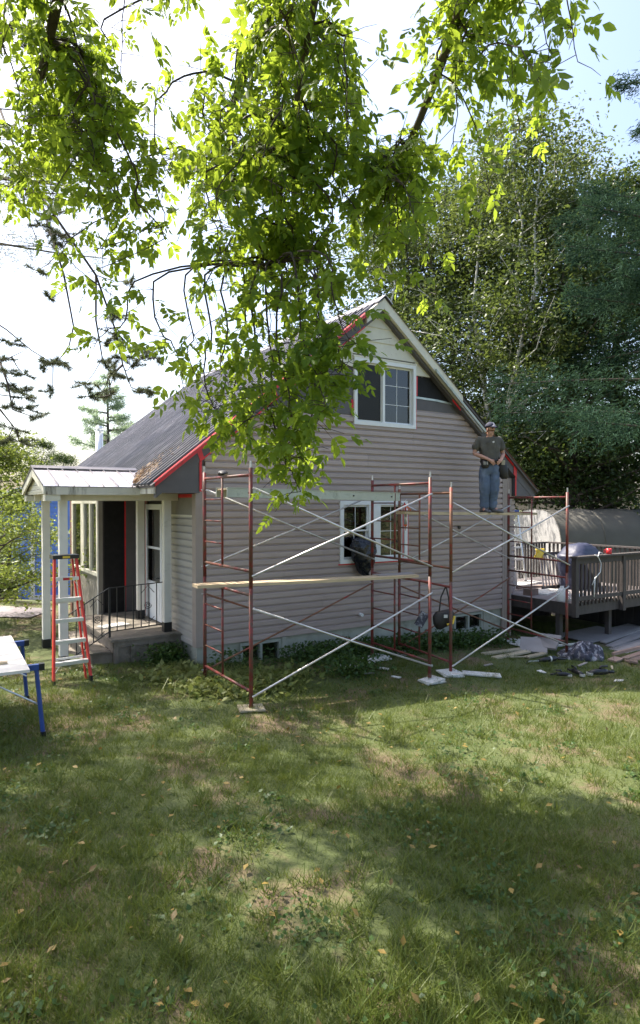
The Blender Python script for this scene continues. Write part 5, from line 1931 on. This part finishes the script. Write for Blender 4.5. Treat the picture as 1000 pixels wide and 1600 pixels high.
mb.build('trunk', 'bark', ash, smooth=True, fix=False)
rs = np.random.default_rng(77)
stems_px = [
    ([(395, 440), (398, 518), (404, 575), (411, 625), (426, 655), (438, 688), (446, 718), (459, 745), (470, 768)], 6.4),
    ([(440, 430), (432, 518), (436, 560), (449, 600), (455, 650), (447, 685), (452, 708), (478, 722)], 6.2),
    ([(380, 420), (385, 520), (371, 570), (362, 630), (379, 660), (396, 690)], 6.6),
    ([(320, 430), (331, 518), (321, 560), (326, 620), (340, 640), (345, 668)], 6.3),
    ([(460, 410), (470, 518), (485, 560), (498, 600), (508, 635)], 6.0),
    ([(490, 420), (500, 505), (518, 530), (535, 560), (530, 585)], 6.1),
    ([(240, 440), (252, 518), (270, 540), (286, 580), (281, 612)], 6.6),
    ([(210, 440), (196, 500), (165, 520), (146, 545)], 6.7),
    ([(490, 430), (503, 518), (491, 570), (496, 630), (488, 660), (489, 700)], 6.3),
    ([(290, 430), (301, 518), (292, 552), (310, 590)], 6.4),
    ([(350, 430), (356, 518), (345, 560), (352, 600), (330, 632), (315, 658)], 6.5),
    ([(415, 430), (420, 520), (428, 570), (420, 610), (400, 635), (385, 668)], 6.2),
    ([(510, 400), (522, 470), (532, 505), (545, 535)], 5.9),
]
above = []
for _ in range(34):
    x = rs.uniform(110, 560)
    y = rs.uniform(20, 300)
    above.append(([(x, y), (x + rs.normal(0, 18), y + 50), (x + rs.normal(0, 30), y + 105), (x + rs.normal(0, 40), y + rs.uniform(130, 190))], rs.uniform(5.9, 7.2)))
for q_ in limb_pts:
    if q_.y > 3.6 and rs.uniform() < .5:
        for _ in range(2):
            e0 = q_ + Vector((rs.normal(0, .25), rs.normal(0, .25), rs.normal(0, .1)))
            ln_ = rs.uniform(.5, 1.2)
            dr = Vector((rs.normal(0, .45), rs.normal(0, .45), 0))
            above.append(([e0, e0 + dr * .4 * ln_ + Vector((0, 0, -.15 * ln_)), e0 + dr * .8 * ln_ + Vector((0, 0, -.55 * ln_)), e0 + dr * ln_ + Vector((0, 0, -1.0 * ln_))], None))
tw = MB()
nodes = []
for pxs, Y in stems_px + above:
    pts = [at(x, y, Y + .10 * math.sin(i * 1.3)) for i, (x, y) in enumerate(pxs)] if Y else pxs
    near = min(limb_pts, key=lambda q_: (q_ - pts[0]).length + (0 if q_.z > pts[0].z else 3))
    m_ = near.lerp(pts[0], .5) + Vector((0, 0, .12))
    ctl = [near, m_] + pts
    allp = []
    for i in range(len(ctl) - 1):
        a_, b_, c_, d_ = ctl[max(i - 1, 0)], ctl[i], ctl[i + 1], ctl[min(i + 2, len(ctl) - 1)]
        for u in (0, .33, .66):
            allp.append(.5 * ((2 * b_) + (c_ - a_) * u + (2 * a_ - 5 * b_ + 4 * c_ - d_) * u * u + (3 * b_ - a_ - 3 * c_ + d_) * u ** 3) + (Vector((rs.normal(0, .012), rs.normal(0, .012), rs.normal(0, .012))) if u else Vector((0, 0, 0))))
    allp.append(ctl[-1])
    nn = len(allp)
    tw.tube([q_ + AO for q_ in allp], [.014 - .0105 * i / (nn - 1) for i in range(nn)], 5)
    si = next((i for i, st_ in enumerate(stems_px) if st_[0] is pxs), -1)
    hero = si >= 0
    dens = [1.6, 1.7, 1.0, .75, 2.2, 2.2, .7, .7, 1.9, .75, .9, 1.5, 1.7][si] * 1.1 if hero else 1.5
    for i in range(6 if hero else 2, nn - 1):
        for k in range(2):
            nodes.append((allp[i].lerp(allp[i + 1], k / 2), (allp[i + 1] - allp[i]).normalized(), dens))
    nodes.append((allp[-1], (allp[-1] - allp[-2]).normalized(), dens))
LV, LF = [], []


def compound(p, d, scale, rs):
    """an ash leaf: leaflets in pairs along a drooping stalk, a last one at the tip"""
    d = Vector(d).normalized()
    L = .17 * scale
    side = d.cross(Vector((rs.normal(), rs.normal(), rs.normal() + .3))).normalized()
    n = side.cross(d)
    k = 3 if rs.uniform() < .7 else 2
    items = []
    for i in range(k):
        u = .35 + .55 * i / k
        c = p + d * L * u + Vector((0, 0, -.03 * u * u))
        for s in (-1, 1):
            items.append((c, (d * .55 + side * s * .8 + Vector((0, 0, -.25)) + n * rs.normal(0, .25)).normalized()))
    items.append((p + d * L, (d + Vector((0, 0, -.25))).normalized()))
    for c, dd in items:
        ll = .088 * scale * rs.uniform(.6, 1.35)
        sd = dd.cross(n + Vector((rs.normal(0, .3), rs.normal(0, .3), rs.normal(0, .3)))).normalized()
        nn_ = sd.cross(dd)
        w = ll * .24
        b0 = len(LV)
        fold = nn_ * ll * .07
        LV.extend([c, c + dd * ll * .32 + sd * w + fold, c + dd * ll * .68 + sd * w * .72 + fold * .6, c + dd * ll - nn_ * ll * .06,
                   c + dd * ll * .68 - sd * w * .72 + fold * .6, c + dd * ll * .32 - sd * w + fold, c + dd * ll * .5])
        for q_ in ((0, 1, 6), (1, 2, 6), (2, 3, 6), (3, 4, 6), (4, 5, 6), (5, 0, 6)):
            LF.append(tuple(b0 + i for i in q_))


for p_, d_, dens in nodes:
    cnt = rs.poisson(dens)
    for _ in range(cnt):
        o_ = Vector((rs.normal(), rs.normal() * .8, rs.normal() * .45 - .1)).normalized()
        reach = abs(rs.normal(0, .17)) + .04
        q_ = p_ + o_ * reach
        if reach > .1:
            tw.tube([p_ + AO, p_.lerp(q_, .6) + Vector((0, 0, .015)) + AO, q_ + AO], [.004, .003, .002], 4, cap=False)
        compound(q_ + AO, (o_ * .6 + Vector((0, 0, -.55)) + Vector((rs.normal(0, .4), rs.normal(0, .4), rs.normal(0, .25)))), rs.uniform(.75, 1.35), rs)
tw.build('twigs', 'twig', ash, fix=False)['kind'] = 'stuff'
np_mesh('crown', np.array([tuple(v) for v in LV]), np.array(LF), 'leaf_near', ash)

# ------------------------------------------------------------------ the pine at the upper left
pine = thing('pine_tree', 'overhanging pine with thin bare twigs and needle tufts at the upper left', 'tree', on_ground(-10.5, 8.5))
PO = -Vector(pine.location)
mb = MB()
mb.tube([Vector(v) + PO for v in ((-10.5, 8.5, -.3), (-10.45, 8.5, 6), (-10.3, 8.6, 11))], [.24, .18, .10], 9)
tufts_px = [(19, 536), (83, 568), (70, 572), (97, 566), (82, 611), (26, 609), (40, 622), (56, 653), (26, 672), (16, 635), (10, 580), (166, 575), (178, 582), (224, 614), (236, 610), (173, 617), (160, 611), (205, 571), (243, 559), (192, 536), (228, 545), (8, 690), (30, 690)]
br_px = [[(-190, 380), (-60, 470), (10, 515), (50, 548), (83, 568)], [(-180, 470), (-40, 540), (0, 566), (36, 549)], [(-200, 560), (-60, 600), (0, 617), (42, 622)], [(-60, 600), (0, 640), (16, 660), (26, 672)],
         [(60, 300), (100, 430), (115, 510), (108, 540), (90, 566)], [(60, 300), (150, 430), (182, 520), (192, 570), (205, 605), (224, 614)], [(182, 520), (205, 545), (222, 560), (243, 559)], [(192, 570), (170, 590), (173, 617)],
         [(-200, 250), (-60, 280), (60, 300), (160, 310)], [(150, 430), (150, 500), (160, 560), (166, 575)], [(0, 566), (12, 600), (20, 640), (56, 653)], [(-200, 140), (0, 170), (110, 180)], [(-200, 60), (0, 60), (80, 80)], [(0, 170), (30, 250), (40, 330), (60, 380)]]
for i in range(46):
    bpx = br_px[int(rs.integers(8, len(br_px)))]
    k = int(rs.integers(1, len(bpx)))
    tufts_px.append((bpx[k][0] + rs.normal(0, 32), bpx[k][1] + rs.normal(0, 26)))
Yp = 9.4
ctr = []
for i, bpx in enumerate(br_px):
    P = [at(x, y, Yp + .2 * math.sin(i * 2.1 + k)) for k, (x, y) in enumerate(bpx)]
    if bpx[0][0] < -150:
        P = [Vector((-10.4, 8.55, P[0].z - .2))] + P
    n_ = len(P)
    mb.tube([q_ + PO for q_ in P], [.020 - .015 * k / (n_ - 1) for k in range(n_)], 5)
    for a_, b_ in zip(P[:-1], P[1:]):
        ctr += [a_.lerp(b_, k / 4) for k in range(5)]
NP, ND = [], []
for (x, y) in tufts_px:
    c = at(x, y, Yp + rs.normal(0, .2))
    near = min(ctr, key=lambda q_: (q_ - c).length)
    mb.tube([near + PO, near.lerp(c, .5) + Vector((0, 0, -.03)) + PO, c + PO], [.009, .007, .004], 4, cap=False)
    for sdx in range(5):
        e = c + Vector((rs.normal(0, .11), rs.normal(0, .11), rs.normal(0, .045)))
        mb.tube([c + PO, e + PO], [.005, .003], 4, cap=False)
        dsh = (e - c).normalized()
        m_ = 85
        u = rs.uniform(.2, 1.1, m_)
        base = np.array(c)[None] + np.array(e - c)[None] * u[:, None]
        dd = rs.normal(0, .75, (m_, 3)) + np.array(dsh)[None] * .7
        NP.append(base)
        ND.append(dd)
P = np.concatenate(NP) + np.array(PO)[None]
D = np.concatenate(ND)
D /= np.linalg.norm(D, axis=1)[:, None]
n = len(P)
S = np.cross(D, rs.normal(0, 1, (n, 3)))
S /= np.linalg.norm(S, axis=1)[:, None]
L = rs.uniform(.05, .11, n)[:, None]
mb.build('trunk', 'twig', pine, smooth=True, fix=False)
np_mesh('crown', np.stack([P - S * .0045, P + S * .0045, P + D * L], 1).reshape(-1, 3), np.arange(3 * n).reshape(-1, 3), 'needle_pine', pine)

big = conifer('pine_tree', 'large pine at the left whose high boughs spread above the porch', 41, 17, 7.6, .40, 44, 120, .12, .005, 'needle_pine', on_ground(-11.6, 10.2), .10, None, az=(-1.1, 1.0), rtr=.26, tuft=.9, k=26, spread=.55, upw=.08)
# far trees that close the horizon on the left
for i, (x, y, s_) in enumerate(((-34, 52, .5), (-28, 56, .55), (-22.5, 52, .5), (-17, 55, .55), (-40, 46, .55), (-11, 58, .5), (-30, 44, .42), (-24, 43, .38))):
    place((mp, mp2)[i % 2], ['far leafy tree on the left horizon, ' + w_ for w_ in ('left of the round one', 'tall and slim', 'beside the distant pine', 'behind the distant pine', 'at the picture edge', 'behind the house roof', 'low and wide', 'low beside the board fence')][i], x, y, i * 1.3, s_)
# ------------------------------------------------------------------ weeds along the foundation
def weed_patch(n, sampler, size, name, m, label, hmax, stems=True):
    P = sampler(n)
    hh = rng.uniform(.0, 1, len(P)) ** 1.3 * hmax(P)
    Q = P + np.stack([rng.normal(0, .05, len(P)), rng.normal(0, .05, len(P)), hh], 1)
    V, F = leaves_from(Q, size, rng, droop=.15, asp=.6, face_up=.8)
    o = np_mesh(name, V, F, m)
    o['kind'] = 'stuff'
    o['label'] = label
    o['category'] = 'weeds'
    return o


def hsamp(segs):
    def f(n):
        out = []
        tot = sum(s_[4] for s_ in segs)
        for (t, d, st, sd_, w) in segs:
            k = int(n * w / tot)
            tt = rng.normal(t, st, k)
            dd = rng.normal(d, sd_, k)
            x = HO.x + HU.x * tt + HV.x * dd
            y = HO.y + HU.y * tt + HV.y * dd
            ok = (dd < -.05) | (tt < -.05)
            x, y = x[ok], y[ok]
            out.append(np.stack([x, y, g(x, y)], 1))
        return np.concatenate(out)
    return f


segs = [(1.9, -.4, .22, .18, 1.6), (2.5, -.4, .3, .2, 2.4), (3.2, -.42, .3, .2, 2.2), (4.0, -.4, .35, .2, 2.0), (4.8, -.4, .35, .2, 2.2), (5.4, -.45, .3, .22, 1.6), (6.0, -.55, .3, .2, 1.0), (1.3, -.42, .3, .15, .25),
        (2.0, -1.35, .28, .2, 1.5), (.5, -.3, .2, .12, .35)]
weed_patch(8500, hsamp(segs), .075, 'weeds', 'weed', 'dark green leafy weeds growing along the foundation', lambda P: .28)
weed_patch(1300, hsamp([(-.40, .35, .18, .12, 1.5), (-.25, .5, .1, .1, .8)]), .06, 'weeds', 'weed', 'dark weeds growing against the porch slab beside the house corner', lambda P: .30)
weed_patch(3600, hsamp([(-.3, -1.3, .25, .22, 1.5), (.15, -1.55, .3, .2, 1.5), (-.5, -.6, .3, .3, .8), (.7, -1.2, .4, .2, .9)]), .10, 'cut_weeds', 'cut_weed', 'pale cut weeds strewn on the ground at the scaffold feet near the corner', lambda P: .10)


def stalks(n, samp):
    P = samp(n)
    k = len(P)
    a = rng.uniform(0, 6.28, k)
    L = rng.uniform(.15, .45, k)
    d = np.stack([np.cos(a) * L, np.sin(a) * L, rng.uniform(.0, .12, k)], 1)
    s = np.stack([-np.sin(a), np.cos(a), np.zeros(k)], 1) * .004
    z = np.array([0, 0, .02])
    V = np.stack([P + z - s, P + z + s, P + z + d * .5 + [0, 0, .05], P + z + d], 1)
    V = np.stack([P + z - s, P + z + s, P + z + d + s, P + z + d - s], 1).reshape(-1, 3)
    o = np_mesh('weed_stalks', V, np.arange(4 * k).reshape(-1, 4), 'cut_weed')
    o['kind'] = 'stuff'
    o['label'] = 'dry cut stalks lying around the house corner'
    o['category'] = 'stalks'


stalks(900, hsamp([(-.4, -.5, .35, .35, 1), (.3, -.9, .5, .3, 1), (-.1, -1.4, .4, .3, 1)]))


def scatter_leaves(n):
    u = rng.uniform(0, 1, n)
    y = 2.8 + (u ** 1.1) * 9.5
    x = rng.uniform(-1, 1, n) * (.54 * y + .3)
    k = clear_of_house(x, y)
    x, y = x[k], y[k]
    P = np.stack([x, y, g(x, y) + .035 + rng.uniform(0, .025, len(x))], 1)
    V, F = leaves_from(P, .06, rng, droop=0, asp=.6, face_up=2.5)
    V[:, 2] = np.maximum(V[:, 2], g(V[:, 0], V[:, 1]) + .03)
    o = np_mesh('fallen_leaves', V, F, 'fallen')
    o['kind'] = 'stuff'
    o['label'] = 'dry yellow and brown leaves fallen on the lawn'
    o['category'] = 'leaves'
    # low clover and plantain patches
    m_ = 70
    cu = rng.uniform(0, 1, m_)
    cy = 3 + cu * 7.5
    cx_ = rng.uniform(-1, 1, m_) * .54 * cy
    r_ = rng.uniform(.06, .22, m_)
    per_ = 60
    P = np.stack([np.repeat(cx_, per_) + rng.normal(0, 1, m_ * per_) * np.repeat(r_, per_), np.repeat(cy, per_) + rng.normal(0, 1, m_ * per_) * np.repeat(r_, per_)], 1)
    k = clear_of_house(P[:, 0], P[:, 1])
    P = P[k]
    P = np.concatenate([P, (g(P[:, 0], P[:, 1]) + rng.uniform(.015, .05, len(P)))[:, None]], 1)
    V, F = leaves_from(P, .04, rng, droop=0, asp=.8, face_up=1.8)
    o = np_mesh('clover', V, F, 'weed')
    o['kind'] = 'stuff'
    o['label'] = 'low clover patches growing through the lawn'
    o['category'] = 'clover'


scatter_leaves(420)
